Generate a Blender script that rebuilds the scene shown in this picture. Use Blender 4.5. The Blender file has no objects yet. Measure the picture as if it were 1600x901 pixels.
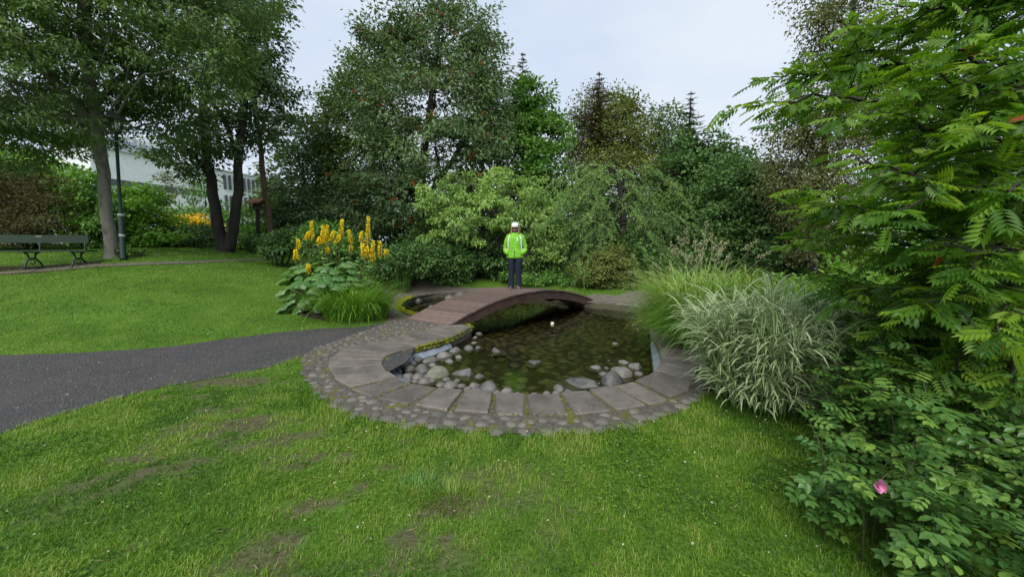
import bpy, bmesh, math
import numpy as np
from mathutils import Vector, Matrix
R = math.radians
scene = bpy.context.scene
COL = scene.collection

# ------------------------------------------------------------------ camera
CAM_H, PITCH, FPX = 1.55, 6.4, 578.0
cam_data = bpy.data.cameras.new('camera')
cam_data.sensor_width = 36.0
cam_data.lens = FPX / 1600 * 36
cam_data.clip_start, cam_data.clip_end = 0.05, 2000
cam = bpy.data.objects.new('camera', cam_data)
cam.location = (0, 0, CAM_H)
cam.rotation_euler = (R(90 - PITCH), 0, 0)
COL.objects.link(cam)
scene.camera = cam

# ------------------------------------------------------------------ overcast sky
SUN_EL, SUN_AZ = 46, 196
world = bpy.data.worlds.new('World')
scene.world = world
world.use_nodes = True
nt = world.node_tree
nt.nodes.clear()
out = nt.nodes.new('ShaderNodeOutputWorld')
sky = nt.nodes.new('ShaderNodeTexSky')
sky.sky_type = 'NISHITA'
sky.sun_disc = False
sky.sun_elevation = R(SUN_EL)
sky.sun_rotation = R(SUN_AZ)
sky.air_density, sky.dust_density = 1.0, 2.0
bg1 = nt.nodes.new('ShaderNodeBackground')
bg1.inputs['Strength'].default_value = 0.05
nt.links.new(sky.outputs[0], bg1.inputs['Color'])
tc = nt.nodes.new('ShaderNodeTexCoord')
mp = nt.nodes.new('ShaderNodeMapping')
mp.inputs['Scale'].default_value = (1, 1, 2.2)
nz = nt.nodes.new('ShaderNodeTexNoise')
nz.inputs['Scale'].default_value = 1.6
nz.inputs['Detail'].default_value = 6
rp = nt.nodes.new('ShaderNodeValToRGB')
rp.color_ramp.elements[0].position, rp.color_ramp.elements[0].color = 0.36, (0.60, 0.72, 0.92, 1)
rp.color_ramp.elements[1].position, rp.color_ramp.elements[1].color = 0.66, (0.82, 0.89, 0.98, 1)
nt.links.new(tc.outputs['Generated'], mp.inputs[0])
nt.links.new(mp.outputs[0], nz.inputs['Vector'])
nt.links.new(nz.outputs['Fac'], rp.inputs[0])
bg2 = nt.nodes.new('ShaderNodeBackground')
bg2.inputs['Strength'].default_value = 0.40
nt.links.new(rp.outputs[0], bg2.inputs['Color'])
mx = nt.nodes.new('ShaderNodeMixShader')
mx.inputs[0].default_value = 0.9
nt.links.new(bg1.outputs[0], mx.inputs[1])
nt.links.new(bg2.outputs[0], mx.inputs[2])
nt.links.new(mx.outputs[0], out.inputs['Surface'])

sun_data = bpy.data.lights.new('sun', 'SUN')
sun_data.energy = 1.5
sun_data.angle = R(45)
sun_data.color = (1.0, 0.97, 0.92)
sun = bpy.data.objects.new('sun', sun_data)
sun.rotation_euler = (R(90 - SUN_EL), 0, R(180 - SUN_AZ))
COL.objects.link(sun)
vs = scene.view_settings
vs.view_transform, vs.look, vs.gamma, vs.exposure = 'Standard', 'None', 1.0, 1.38
vs.use_curve_mapping = False

# ------------------------------------------------------------------ pixel to place helpers (photo pixels, 1600 wide)
SP, CP = math.sin(R(PITCH)), math.cos(R(PITCH))
def ray(px, py):
    u, v = (px - 800) / FPX, (py - 450.5) / FPX
    return u, CP - v * SP, -(SP + v * CP)          # world direction x, y, z
def at(px, py, Y):                                  # point seen at this pixel, Y metres ahead
    a, b, c = ray(px, py)
    t = Y / b
    return np.array((a * t, Y, CAM_H + c * t))
def gz(px, py, z=0.0):                              # point on the level z seen at this pixel
    a, b, c = ray(px, py)
    t = (z - CAM_H) / c
    return np.array((a * t, b * t, z))
def pxm(Y):                                         # metres per photo pixel at distance Y
    return Y / FPX

# ------------------------------------------------------------------ mesh helpers
class Geo:
    def __init__(s):
        s.v, s.t, s.q, s.r, s.u, s.n = [], [], [], [], [], 0
    def add(s, v, tris=None, quads=None, rnd=None, u=None):
        v = np.asarray(v, float).reshape(-1, 3)
        if tris is not None and len(tris): s.t.append(np.asarray(tris, int).reshape(-1, 3) + s.n)
        if quads is not None and len(quads): s.q.append(np.asarray(quads, int).reshape(-1, 4) + s.n)
        s.v.append(v)
        s.r.append(np.full(len(v), 0.5) if rnd is None else np.broadcast_to(np.asarray(rnd, float), (len(v),)))
        s.u.append(np.zeros(len(v)) if u is None else np.broadcast_to(np.asarray(u, float), (len(v),)))
        s.n += len(v)
    def mesh(s, name, mat, origin=(0, 0, 0), smooth=False):
        me = bpy.data.meshes.new(name)
        V = np.concatenate(s.v) - np.asarray(origin, float)
        T = np.concatenate(s.t) if s.t else np.zeros((0, 3), int)
        Q = np.concatenate(s.q) if s.q else np.zeros((0, 4), int)
        me.vertices.add(len(V)); me.vertices.foreach_set('co', V.astype(np.float32).ravel())
        me.loops.add(T.size + Q.size); me.polygons.add(len(T) + len(Q))
        me.loops.foreach_set('vertex_index', np.concatenate([T.ravel(), Q.ravel()]).astype(np.int32))
        st = np.concatenate([np.arange(len(T)) * 3, T.size + np.arange(len(Q)) * 4]).astype(np.int32)
        me.polygons.foreach_set('loop_start', st)
        me.polygons.foreach_set('use_smooth', np.full(len(st), smooth))
        me.update(calc_edges=True)
        a = me.attributes.new('rnd', 'FLOAT', 'POINT'); a.data.foreach_set('value', np.concatenate(s.r).astype(np.float32))
        if any(np.any(x) for x in s.u):
            a = me.attributes.new('across', 'FLOAT', 'POINT'); a.data.foreach_set('value', np.concatenate(s.u).astype(np.float32))
        if mat: me.materials.append(mat)
        return me
def link(name, me, parent=None, loc=(0, 0, 0), rot=None, scale=None, **props):
    o = bpy.data.objects.new(name, me)
    COL.objects.link(o)
    o.location = Vector([float(c) for c in loc])
    if rot is not None: o.rotation_euler = rot
    if scale is not None: o.scale = scale
    if parent is not None: o.parent = parent
    for k, v in props.items():
        if v is not None: o[k] = v
    return o
def thing(name, label, category, loc, group=None, rz=0):
    return link(name, None, None, loc, (0, 0, rz), None, label=label, category=category, group=group)
def part(geo, name, mat, root, origin=None, smooth=False, **props):
    """a part whose geometry is given in world coordinates, child of root (an unrotated Empty)"""
    org = np.array(root.location) if origin is None else np.asarray(origin, float)
    return link(name, geo.mesh(name, mat, org, smooth), root, **props)
def norm(a):
    return a / np.maximum(np.linalg.norm(a, axis=-1, keepdims=True), 1e-9)
def smooth01(x, a, b):
    t = np.clip((x - a) / (b - a), 0, 1)
    return t * t * (3 - 2 * t)
def vnoise(x, y, seed=0):
    xi, yi = np.floor(x).astype(np.int64), np.floor(y).astype(np.int64)
    xf, yf = x - xi, y - yi
    def h(a, b):
        n = (a * 374761393 + b * 668265263 + seed * 144269) & 0x7fffffff
        n = ((n ^ (n >> 13)) * 1274126177) & 0x7fffffff
        return ((n ^ (n >> 16)) & 0xffff) / 65535.0
    u, v = xf * xf * (3 - 2 * xf), yf * yf * (3 - 2 * yf)
    return (h(xi, yi) * (1 - u) + h(xi + 1, yi) * u) * (1 - v) + (h(xi, yi + 1) * (1 - u) + h(xi + 1, yi + 1) * u) * v
def fbm(x, y, seed=0, o=4):
    s, a, t = 0, 1, 0
    for i in range(o):
        s = s + a * vnoise(x * 2 ** i, y * 2 ** i, seed + i); t += a; a *= 0.5
    return s / t
def inside(P, poly):
    x, y = P[:, 0], P[:, 1]
    r = np.zeros(len(P), bool)
    j = len(poly) - 1
    for i in range(len(poly)):
        xi, yi, xj, yj = poly[i][0], poly[i][1], poly[j][0], poly[j][1]
        if yi != yj:
            c = ((yi > y) != (yj > y)) & (x < (xj - xi) * (y - yi) / (yj - yi) + xi)
            r ^= c
        j = i
    return r
def nearest(P, poly, closed=True):
    """distance from points to a polyline and the nearest points on it"""
    P = np.asarray(P)[:, :2]
    A = np.asarray(poly)[:, :2]
    B = np.roll(A, -1, 0) if closed else A[1:]
    if not closed: A = A[:-1]
    best = np.full(len(P), 1e9); bp = np.zeros((len(P), 2))
    for a, b in zip(A, B):
        ab = b - a
        t = np.clip(((P - a) @ ab) / max(ab @ ab, 1e-12), 0, 1)
        q = a + t[:, None] * ab
        d = np.hypot(*(P - q).T)
        m = d < best
        best[m] = d[m]; bp[m] = q[m]
    return best, bp
def spline(pts, n, closed=False):
    """Catmull-Rom through pts, n samples per span"""
    p = np.asarray(pts, float)
    if closed: p = np.vstack([p[-1:], p, p[:2]])
    else: p = np.vstack([2 * p[:1] - p[1:2], p, 2 * p[-1:] - p[-2:-1]])
    res = []
    t = np.linspace(0, 1, n, endpoint=False)[:, None]
    for i in range(1, len(p) - 2):
        a, b, c, d = p[i - 1], p[i], p[i + 1], p[i + 2]
        res.append(0.5 * (2 * b + (c - a) * t + (2 * a - 5 * b + 4 * c - d) * t ** 2 + (3 * b - a - 3 * c + d) * t ** 3))
    if not closed: res.append(p[-2:-1])
    return np.concatenate(res)
def tube(geo, pts, rad, sides=6, cap=True, rnd=None, flat=1.0):
    p = np.asarray(pts, float); n = len(p)
    rad = np.broadcast_to(np.asarray(rad, float), (n,))
    t = norm(np.gradient(p, axis=0))
    ref = np.array((0, 0, 1.0)) if abs(t[:, 2]).mean() < 0.8 else np.array((0, 1.0, 0))
    x = norm(np.cross(t, ref)); y = np.cross(x, t)
    a = np.arange(sides) / sides * 2 * math.pi
    V = p[:, None] + rad[:, None, None] * (np.cos(a)[None, :, None] * x[:, None] + flat * np.sin(a)[None, :, None] * y[:, None])
    i, j = np.meshgrid(np.arange(n - 1), np.arange(sides), indexing='ij')
    k = (j + 1) % sides
    Q = np.stack([i * sides + j, (i + 1) * sides + j, (i + 1) * sides + k, i * sides + k], -1).reshape(-1, 4)
    T = []
    if cap:
        for b, o in ((0, 1), (n - 1, -1)):
            for m in range(1, sides - 1):
                T.append((b * sides, b * sides + (m if o > 0 else m + 1), b * sides + (m + 1 if o > 0 else m)))
    geo.add(V, T if T else None, Q, rnd)
def twigs(geo, A, B, ra, rb, sag=0.0):
    """many thin three-sided twigs at once, bent in the middle"""
    A, B = np.asarray(A, float), np.asarray(B, float); n = len(A)
    if n == 0: return
    M = (A + B) / 2 + np.array((0, 0, 1.0)) * sag * np.linalg.norm(B - A, axis=1)[:, None]
    t = norm(B - A); x = norm(np.cross(t, np.array((0.3, 0.2, 1.0)))); y = np.cross(x, t)
    a = np.arange(3) / 3 * 2 * math.pi
    ring = np.cos(a)[None, :, None] * x[:, None] + np.sin(a)[None, :, None] * y[:, None]
    ra, rb = np.broadcast_to(ra, (n,)), np.broadcast_to(rb, (n,))
    V = np.concatenate([A[:, None] + ring * ra[:, None, None], M[:, None] + ring * ((ra + rb) / 2)[:, None, None], B[:, None] + ring * rb[:, None, None]], 1)
    f = []
    for s in range(2):
        for k in range(3):
            f.append((s * 3 + k, s * 3 + 3 + k, s * 3 + 3 + (k + 1) % 3, s * 3 + (k + 1) % 3))
    Q = (np.arange(n)[:, None, None] * 9 + np.array(f)[None]).reshape(-1, 4)
    geo.add(V, None, Q)
def leaf_card(w=0.45, fold=0.07, droop=0.06):
    v = [(0, 0, 0), (0.42, w / 2, fold), (1, 0, -droop), (0.42, -w / 2, fold)]
    return np.array(v, float), np.array([(0, 2, 1), (0, 3, 2)])
def leaf_oval(w=0.6, fold=0.08, droop=0.12):
    v = [(0, 0, 0), (0.25, w * .42, fold), (0.62, w * .46, fold * .7 - droop * .3), (1, 0, -droop), (0.62, -w * .46, fold * .7 - droop * .3), (0.25, -w * .42, fold), (0.45, 0, -.01)]
    return np.array(v, float), np.array([(0, 6, 1), (1, 6, 2), (2, 6, 3), (3, 6, 4), (4, 6, 5), (5, 6, 0)])
def leaf_pinnate(pairs=6, wl=0.15, ln=0.30, tip=True, droop=0.15, fat=False):
    """compound leaf: a rachis with pairs of leaflets and one at the end"""
    V, T, n = [], [], 0
    card = leaf_oval(0.62, .05, .05) if fat else leaf_card(1.0, .12, .05)
    def put(base, ang, L, W, z):
        nonlocal n
        c, s = math.cos(ang), math.sin(ang)
        v = card[0].copy(); v[:, 0] *= L; v[:, 1] *= W; v[:, 2] *= L
        q = np.stack([base[0] + v[:, 0] * c - v[:, 1] * s, base[1] + v[:, 0] * s + v[:, 1] * c, base[2] + v[:, 2] + z * v[:, 0]], 1)
        V.append(q); T.append(card[1] + n); n += len(q)
    xs = np.linspace(0.22, 0.82, pairs)
    for x in xs:
        k = math.sin((x - .05) * math.pi * .95) * .35 + .72
        zb = -droop * x * x
        for s in (-1, 1):
            put((x, 0, zb), s * R(62 - 18 * x), ln * k, (wl if not fat else ln * .95) * k, -.25)
    if tip: put((0.84, 0, -droop * .72), 0, ln * .85, (wl if not fat else ln * .9) * .9, -.3)
    r = np.array([(0, .007, 0), (0, -.007, 0), (.45, 0, -droop * .2 + .004), (.86, .004, -droop * .74), (.86, -.004, -droop * .74)])
    V.append(r); T.append(np.array([(0, 1, 2), (2, 4, 3)]) + n)
    return np.concatenate(V), np.concatenate(T)
def leaves(geo, pos, d, nrm, size, tpl, rnd):
    tv, tt = tpl
    x = norm(d); z = norm(nrm - (nrm * x).sum(1)[:, None] * x); y = np.cross(z, x)
    V = pos[:, None] + size[:, None, None] * (tv[None, :, 0:1] * x[:, None] + tv[None, :, 1:2] * y[:, None] + tv[None, :, 2:3] * z[:, None])
    T = (np.arange(len(pos))[:, None, None] * len(tv) + tt[None]).reshape(-1, 3)
    geo.add(V, T, None, np.repeat(rnd, len(tv)))
def blades(geo, root, az, length, width, lean, droop, segs, rnd, fold=False, base_w=0.7):
    """arching grass blades"""
    n = len(root)
    t = np.linspace(0, 1, segs + 1)
    dirh = np.stack([np.cos(az), np.sin(az), np.zeros(n)], 1)
    side = np.stack([-np.sin(az), np.cos(az), np.zeros(n)], 1)
    p = np.array(root, float); rows = []
    for k in range(segs + 1):
        w = width * (base_w + (1 - base_w) * min(1, t[k] * 3)) * (1 - t[k] ** 2.2)
        th = lean + droop * t[k] ** 1.4
        if fold:
            up = (-np.sin(th))[:, None] * -1 * np.array((0, 0, 1.0)) * 0 + np.cos(th)[:, None] * (-dirh) + np.sin(th)[:, None] * np.array((0, 0, 1.0))
            rows.append(np.stack([p - side * w[:, None] / 2 + up * w[:, None] * .18, p, p + side * w[:, None] / 2 + up * w[:, None] * .18], 1) if k < segs else p[:, None])
        else:
            rows.append(np.stack([p - side * w[:, None] / 2, p + side * w[:, None] / 2], 1) if k < segs else p[:, None])
        if k < segs:
            th2 = lean + droop * ((t[k] + t[k + 1]) / 2) ** 1.4
            p = p + (length / segs)[:, None] * (np.sin(th2)[:, None] * dirh + np.cos(th2)[:, None] * np.array((0, 0, 1.0)))
    V = np.concatenate(rows, 1); m = V.shape[1]; c = 3 if fold else 2
    q, tr = [], []
    for k in range(segs - 1):
        for j in range(c - 1):
            q.append((k * c + j, k * c + j + 1, k * c + c + j + 1, k * c + c + j))
    b = (segs - 1) * c
    for j in range(c - 1): tr.append((b + j, b + j + 1, m - 1))
    off = np.arange(n)[:, None, None] * m
    u = np.tile(np.concatenate([np.tile([1, 0, 1] if fold else [1, 1], segs), [0.5]]), n)
    geo.add(V, (off + np.array(tr)[None]).reshape(-1, 3), (off + np.array(q)[None]).reshape(-1, 4) if q else None, np.repeat(rnd, m), u)
def boxgeo(geo, lo, hi, ch=0.0):
    (a, b, c), (d, e, f) = lo, hi
    v = [(a, b, c), (d, b, c), (d, e, c), (a, e, c), (a, b, f), (d, b, f), (d, e, f), (a, e, f)]
    geo.add(v, None, [(0, 3, 2, 1), (4, 5, 6, 7), (0, 1, 5, 4), (1, 2, 6, 5), (2, 3, 7, 6), (3, 0, 4, 7)])
def lathe(geo, prof, n=16, c=(0, 0, 0), rnd=None):
    prof = np.asarray(prof, float)
    a = np.arange(n) / n * 2 * math.pi
    V = np.stack([prof[:, 0:1] * np.cos(a) + c[0], prof[:, 0:1] * np.sin(a) + c[1], np.repeat(prof[:, 1:2], n, 1) + c[2]], -1)
    i, j = np.meshgrid(np.arange(len(prof) - 1), np.arange(n), indexing='ij')
    k = (j + 1) % n
    geo.add(V, None, np.stack([i * n + j, i * n + k, (i + 1) * n + k, (i + 1) * n + j], -1).reshape(-1, 4), rnd)
def sheet(poly, res, zfun, pad=0.0):
    """a sheet that fills a polygon, following zfun(x, y), with a clean edge"""
    poly = np.asarray(poly, float)[:, :2]
    lo, hi = poly.min(0) - res, poly.max(0) + res
    xs, ys = np.arange(lo[0], hi[0] + res, res), np.arange(lo[1], hi[1] + res, res)
    X, Y = np.meshgrid(xs, ys, indexing='ij')
    P = np.stack([X.ravel(), Y.ravel()], 1)
    ins = inside(P, poly)
    nx, ny = len(xs), len(ys)
    I = np.arange(nx * ny).reshape(nx, ny)
    Q = np.stack([I[:-1, :-1], I[1:, :-1], I[1:, 1:], I[:-1, 1:]], -1).reshape(-1, 4)
    Q = Q[ins[Q].any(1)]
    use = np.unique(Q)
    mv = use[~ins[use]]
    d, q = nearest(P[mv], poly)
    P[mv] = q
    re = np.full(nx * ny, -1); re[use] = np.arange(len(use))
    p = P[use]
    g = Geo()
    g.add(np.column_stack([p, zfun(p[:, 0], p[:, 1])]), None, re[Q])
    return g

# ------------------------------------------------------------------ materials
MATS = {}
def nodes(name):
    m = bpy.data.materials.new(name)
    m.use_nodes = True
    n = m.node_tree
    n.nodes.clear()
    o = n.nodes.new('ShaderNodeOutputMaterial')
    MATS[name] = m
    return m, n, o
def nn(n, kind, **kw):
    x = n.nodes.new(kind)
    for k, v in kw.items():
        if k in x.inputs: x.inputs[k].default_value = v
        else: setattr(x, k, v)
    return x
def ramp(n, src, stops):
    r = n.nodes.new('ShaderNodeValToRGB')
    e = r.color_ramp.elements
    while len(e) < len(stops): e.new(0.5)
    for k, (p, c) in enumerate(stops):
        e[k].position = p; e[k].color = (*c, 1)
    n.links.new(src, r.inputs[0])
    return r.outputs[0]
def mixc(n, fac, a, b, mode='MIX'):
    x = n.nodes.new('ShaderNodeMix'); x.data_type = 'RGBA'; x.blend_type = mode
    for s, i in ((fac, 0), (a, 6), (b, 7)):
        if isinstance(s, (int, float)): x.inputs[i].default_value = s
        elif isinstance(s, tuple): x.inputs[i].default_value = (*s, 1)
        else: n.links.new(s, x.inputs[i])
    return x.outputs[2]
def noise(n, scale, detail=4, rough=0.55, vec=None, coord='Object'):
    t = n.nodes.new('ShaderNodeTexNoise')
    t.inputs['Scale'].default_value = scale; t.inputs['Detail'].default_value = detail; t.inputs['Roughness'].default_value = rough
    if vec is None:
        c = n.nodes.new('ShaderNodeTexCoord'); vec = c.outputs[coord]
    n.links.new(vec, t.inputs['Vector'])
    return t.outputs['Fac']
def bump(n, src, strength, dist):
    b = n.nodes.new('ShaderNodeBump')
    b.inputs['Strength'].default_value = strength; b.inputs['Distance'].default_value = dist
    n.links.new(src, b.inputs['Height'])
    return b.outputs[0]
def principled(n, o, color, rough=0.7, spec=0.4, normal=None):
    p = n.nodes.new('ShaderNodeBsdfPrincipled')
    if isinstance(color, tuple): p.inputs['Base Color'].default_value = (*color, 1)
    else: n.links.new(color, p.inputs['Base Color'])
    if isinstance(rough, (int, float)): p.inputs['Roughness'].default_value = rough
    else: n.links.new(rough, p.inputs['Roughness'])
    p.inputs['Specular IOR Level'].default_value = spec
    if normal is not None: n.links.new(normal, p.inputs['Normal'])
    n.links.new(p.outputs[0], o.inputs[0])
    return p
LEAFG = 2.3
def m_leaf(name, stops, rough=0.5, trans=0.36, spec=0.28, tint=(1.25, 1.3, 0.5)):
    """foliage: colour per leaf from the rnd attribute, light passes through"""
    m, n, o = nodes(name)
    a = nn(n, 'ShaderNodeAttribute', attribute_name='rnd')
    k = len(stops)
    if name.startswith('leaf'): stops = [(s[0] * LEAFG, s[1] * LEAFG, s[2] * LEAFG * .85) for s in stops]
    c = ramp(n, a.outputs['Fac'], [(i / (k - 1) if len(s) == 3 else s[3], s[:3]) for i, s in enumerate(stops)])
    p = principled(n, o, c, rough, spec)
    t = n.nodes.new('ShaderNodeBsdfTranslucent')
    n.links.new(mixc(n, 1.0, c, tint, 'MULTIPLY'), t.inputs['Color'])
    x = n.nodes.new('ShaderNodeMixShader'); x.inputs[0].default_value = trans
    n.links.new(p.outputs[0], x.inputs[1]); n.links.new(t.outputs[0], x.inputs[2])
    n.links.new(x.outputs[0], o.inputs[0])
    return m
def m_rough(name, c1, c2, scale=8, rough=0.8, bstr=0.5, bdist=0.02, spec=0.3, stretch=None, c3=None, objrnd=0.0):
    """stone, bark, soil, wood: two or three colours over noise, with relief"""
    m, n, o = nodes(name)
    c = n.nodes.new('ShaderNodeTexCoord'); vec = c.outputs['Object']
    oi = n.nodes.new('ShaderNodeObjectInfo')
    if stretch:
        mpn = n.nodes.new('ShaderNodeMapping'); mpn.inputs['Scale'].default_value = stretch
        n.links.new(vec, mpn.inputs[0]); vec = mpn.outputs[0]
    if objrnd:
        ad = n.nodes.new('ShaderNodeVectorMath'); ad.operation = 'MULTIPLY_ADD'
        cb = n.nodes.new('ShaderNodeCombineXYZ')
        for i in range(3): n.links.new(oi.outputs['Random'], cb.inputs[i])
        n.links.new(cb.outputs[0], ad.inputs[0]); ad.inputs[1].default_value = (37, 53, 71); n.links.new(vec, ad.inputs[2])
        vec = ad.outputs[0]
    f1, f2 = noise(n, scale, 6, 0.62, vec), noise(n, scale * 6.3, 4, 0.6, vec)
    col = ramp(n, f1, [(0.32, c1), (0.68, c2)] if c3 is None else [(0.3, c1), (0.52, c2), (0.72, c3)])
    col = mixc(n, 0.45, col, ramp(n, f2, [(0.3, (0.45, 0.45, 0.45)), (0.7, (1.0, 1.0, 1.0))]), 'MULTIPLY')
    if objrnd:
        col = mixc(n, 1.0, col, ramp(n, oi.outputs['Random'], [(0, (1 - objrnd,) * 3), (1, (1 + objrnd * .6, 1 + objrnd * .55, 1 + objrnd * .5))]), 'MULTIPLY')
    s = n.nodes.new('ShaderNodeMath'); s.operation = 'MULTIPLY_ADD'
    n.links.new(f2, s.inputs[0]); s.inputs[1].default_value = 0.4; n.links.new(f1, s.inputs[2])
    principled(n, o, col, rough, spec, bump(n, s.outputs[0], bstr, bdist))
    return m
def m_plain(name, c, rough=0.5, spec=0.4, metal=0.0):
    m, n, o = nodes(name)
    f = noise(n, 25, 3)
    p = principled(n, o, mixc(n, 0.25, c, ramp(n, f, [(0.3, tuple(x * .6 for x in c)), (0.7, tuple(min(1, x * 1.2) for x in c))])), rough, spec)
    p.inputs['Metallic'].default_value = metal
    return m

BARK_GREY = m_rough('bark_grey', (0.07, 0.065, 0.052), (0.22, 0.205, 0.17), 5, 0.9, 0.8, 0.03, stretch=(1, 1, .35), c3=(0.16, 0.17, 0.12))
BARK_DARK = m_rough('bark_dark', (0.02, 0.018, 0.015), (0.06, 0.052, 0.042), 6, 0.9, 0.8, 0.02, stretch=(1, 1, .3))
BARK_BROWN = m_rough('bark_brown', (0.09, 0.062, 0.035), (0.19, 0.13, 0.075), 7, 0.9, 0.7, 0.02, stretch=(1, 1, .3))
STONE = m_rough('stone_grey', (0.095, 0.09, 0.082), (0.20, 0.188, 0.17), 7, 0.62, 0.35, 0.01, .45, objrnd=.35)
STONE_DARK = m_rough('stone_dark', (0.03, 0.03, 0.028), (0.13, 0.128, 0.12), 6, 0.5, 0.6, 0.02, .5, c3=(0.06, 0.062, 0.05), objrnd=.2)
SLAB = m_rough('slab_stone', (0.098, 0.086, 0.073), (0.195, 0.172, 0.149), 3.5, 0.62, 0.25, 0.004, .4, objrnd=.22)
COBBLE = m_rough('cobble_stone', (0.09, 0.082, 0.07), (0.20, 0.185, 0.16), 14, 0.7, 0.4, 0.006, .4, objrnd=.4)
PEBBLE = m_rough('gravel_grain', (0.035, 0.034, 0.035), (0.125, 0.119, 0.115), 30, 0.7, 0.4, 0.004)
SOIL = m_rough('soil', (0.035, 0.026, 0.018), (0.095, 0.072, 0.05), 6, 0.95, 0.8, 0.03, .2)
IRON = m_plain('iron_green', (0.012, 0.035, 0.022), 0.4)
# ------------------------------------------------------------------ lie of the land
OX, OY, OS = 450, 420, 1 / 2.424                    # the pond was measured on an enlarged view
def zp(x, y): return gz(OX + x * OS, OY + y * OS)[:2]
JOINTS = [((695, 222), (588, 208)), ((612, 264), (505, 241)), ((548, 284), (445, 255)), ((484, 300), (366, 268)),
          ((428, 315), (280, 288)), ((378, 331), (203, 314)), ((354, 351), (158, 347)), ((356, 372), (152, 380)),
          ((374, 398), (172, 419)), ((412, 421), (235, 460)), ((466, 441), (328, 493)), ((562, 460), (472, 523)),
          ((664, 471), (618, 547)), ((780, 478), (772, 558)), ((900, 480), (908, 561)), ((1030, 476), (1072, 560)),
          ((1140, 468), (1232, 546)), ((1232, 453), (1362, 524)), ((1310, 434), (1442, 500)), ((1362, 414), (1512, 470)),
          ((1396, 392), (1532, 440)), ((1414, 367), (1546, 404)), ((1418, 340), (1556, 366)), ((1412, 312), (1550, 330)),
          ((1398, 283), (1532, 295)), ((1382, 255), (1506, 262)), ((1372, 230), (1480, 234)), ((1368, 205), (1462, 206))]
J_IN = np.array([zp(*a) for a, b in JOINTS]); J_OUT = np.array([zp(*b) for a, b in JOINTS])
BACK = [(1018, 487), (1000, 481), (960, 476.5), (915, 472), (872, 464), (800, 458), (740, 456.5), (690, 458), (655, 462), (632, 469), (623, 477.5), (631, 487), (655, 495), (700, 505)]
B_PTS = np.array([gz(*p)[:2] for p in BACK])
POND = spline(np.vstack([J_IN, B_PTS]), 4, closed=True)
CENTER = POND.mean(0)
def grow(poly, d):
    p = np.asarray(poly); t = norm(np.roll(p, -2, 0) - np.roll(p, 2, 0))
    nrm_ = np.stack([t[:, 1], -t[:, 0]], 1)
    area = 0.5 * np.sum(p[:, 0] * np.roll(p[:, 1], -1) - np.roll(p[:, 0], -1) * p[:, 1])
    return p + nrm_ * d * (1 if area > 0 else -1)
CTRL = [(-11.9, 9.3, .97), (-10.3, 9.8, 1.17), (-11.4, 10.6, 1.32), (-10.9, 14, 1.40), (-8.66, 13, 1.08), (-5.1, 8, .22), (-6.9, 7.1, .38),
        (-6.0, 5.6, .02), (-8, 4.8, .03), (-3.6, 13, .45), (-1.6, 14, .30), (3.7, 12, .18), (0.9, 12.6, .2), (-9.5, 7.6, .62), (-14, 7, .8), (-12, 4, .1), (-16, 14, 1.6),
        (-5, 2, 0), (-4.4, 5.5, 0), (-3, 6.4, 0), (0, 0, 0), (4, 0, 0), (-4, 0, 0), (0, 2.5, 0), (3, 3, 0), (6, 4, .02), (6, 8, .1), (-9, 0, 0), (9, 9, .2), (9, 0, 0),
        (-40, 40, 1.7), (0, 40, 1.0), (40, 40, .8), (40, 0, .2), (-40, 0, .6), (-20, -20, .1), (20, -20, 0), (0, -20, 0), (-12, 22, 1.6), (0, 22, .7), (12, 18, .4), (-24, 20, 1.8), (-6, 17, .9)]
C = np.array(CTRL); K = lambda r: np.sqrt(r * r + 2.0)
_A = K(np.hypot(C[:, None, 0] - C[None, :, 0], C[:, None, 1] - C[None, :, 1]))
_A = np.block([[_A, np.ones((len(C), 1))], [np.ones((1, len(C))), np.zeros((1, 1))]])
_W = np.linalg.solve(_A, np.append(C[:, 2], 0))
RING = np.vstack([J_OUT, B_PTS])
def H(x, y):
    x, y = np.atleast_1d(np.asarray(x, float)), np.atleast_1d(np.asarray(y, float))
    cx, cy = np.clip(x, -45, 45), np.clip(y, -25, 45)
    z = np.full(x.shape, _W[-1])
    for k in range(len(C)): z = z + _W[k] * K(np.hypot(cx - C[k, 0], cy - C[k, 1]))
    P = np.stack([x.ravel(), y.ravel()], 1)
    near = (np.abs(P[:, 0]) < 8) & (P[:, 1] < 15) & (P[:, 1] > 0)
    w = np.ones(len(P))
    if near.any():
        q = P[near]; d, _ = nearest(q, RING); d[inside(q, RING)] = 0
        w[near] = smooth01(d, 0.1, 1.6)
    z = z * w.reshape(x.shape)
    return np.maximum(z, -0.02) + 0.012 * (fbm(x * 1.3, y * 1.3, 5) - .5) * w.reshape(x.shape)
def ground(px, py):
    """where the sight line through a pixel meets the ground"""
    a, b, c = ray(px, py)
    t = np.linspace(1.2, 40, 2000)
    z = CAM_H + c * t - H(a * t, b * t)
    k = np.argmax(z < 0) if (z < 0).any() else len(t) - 1
    return np.array((a * t[k], b * t[k], H(a * t[k], b * t[k])[0]))
def gpoly(pts): return np.array([ground(*p)[:2] for p in pts])
PATH = gpoly([(-420, 585), (-200, 568), (0, 556), (130, 551), (250, 543), (380, 527), (470, 516), (560, 511), (612, 505), (640, 520), (640, 560), (560, 600), (520, 590), (490, 557), (400, 579), (250, 607), (100, 647), (0, 681), (-200, 760), (-420, 880)])
PATH = spline(PATH, 14, closed=True)
PATH = PATH + .07 * (np.stack([fbm(PATH[:, 0] * 3, PATH[:, 1] * 3, 61), fbm(PATH[:, 0] * 3, PATH[:, 1] * 3, 62)], 1) - .5)
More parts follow.
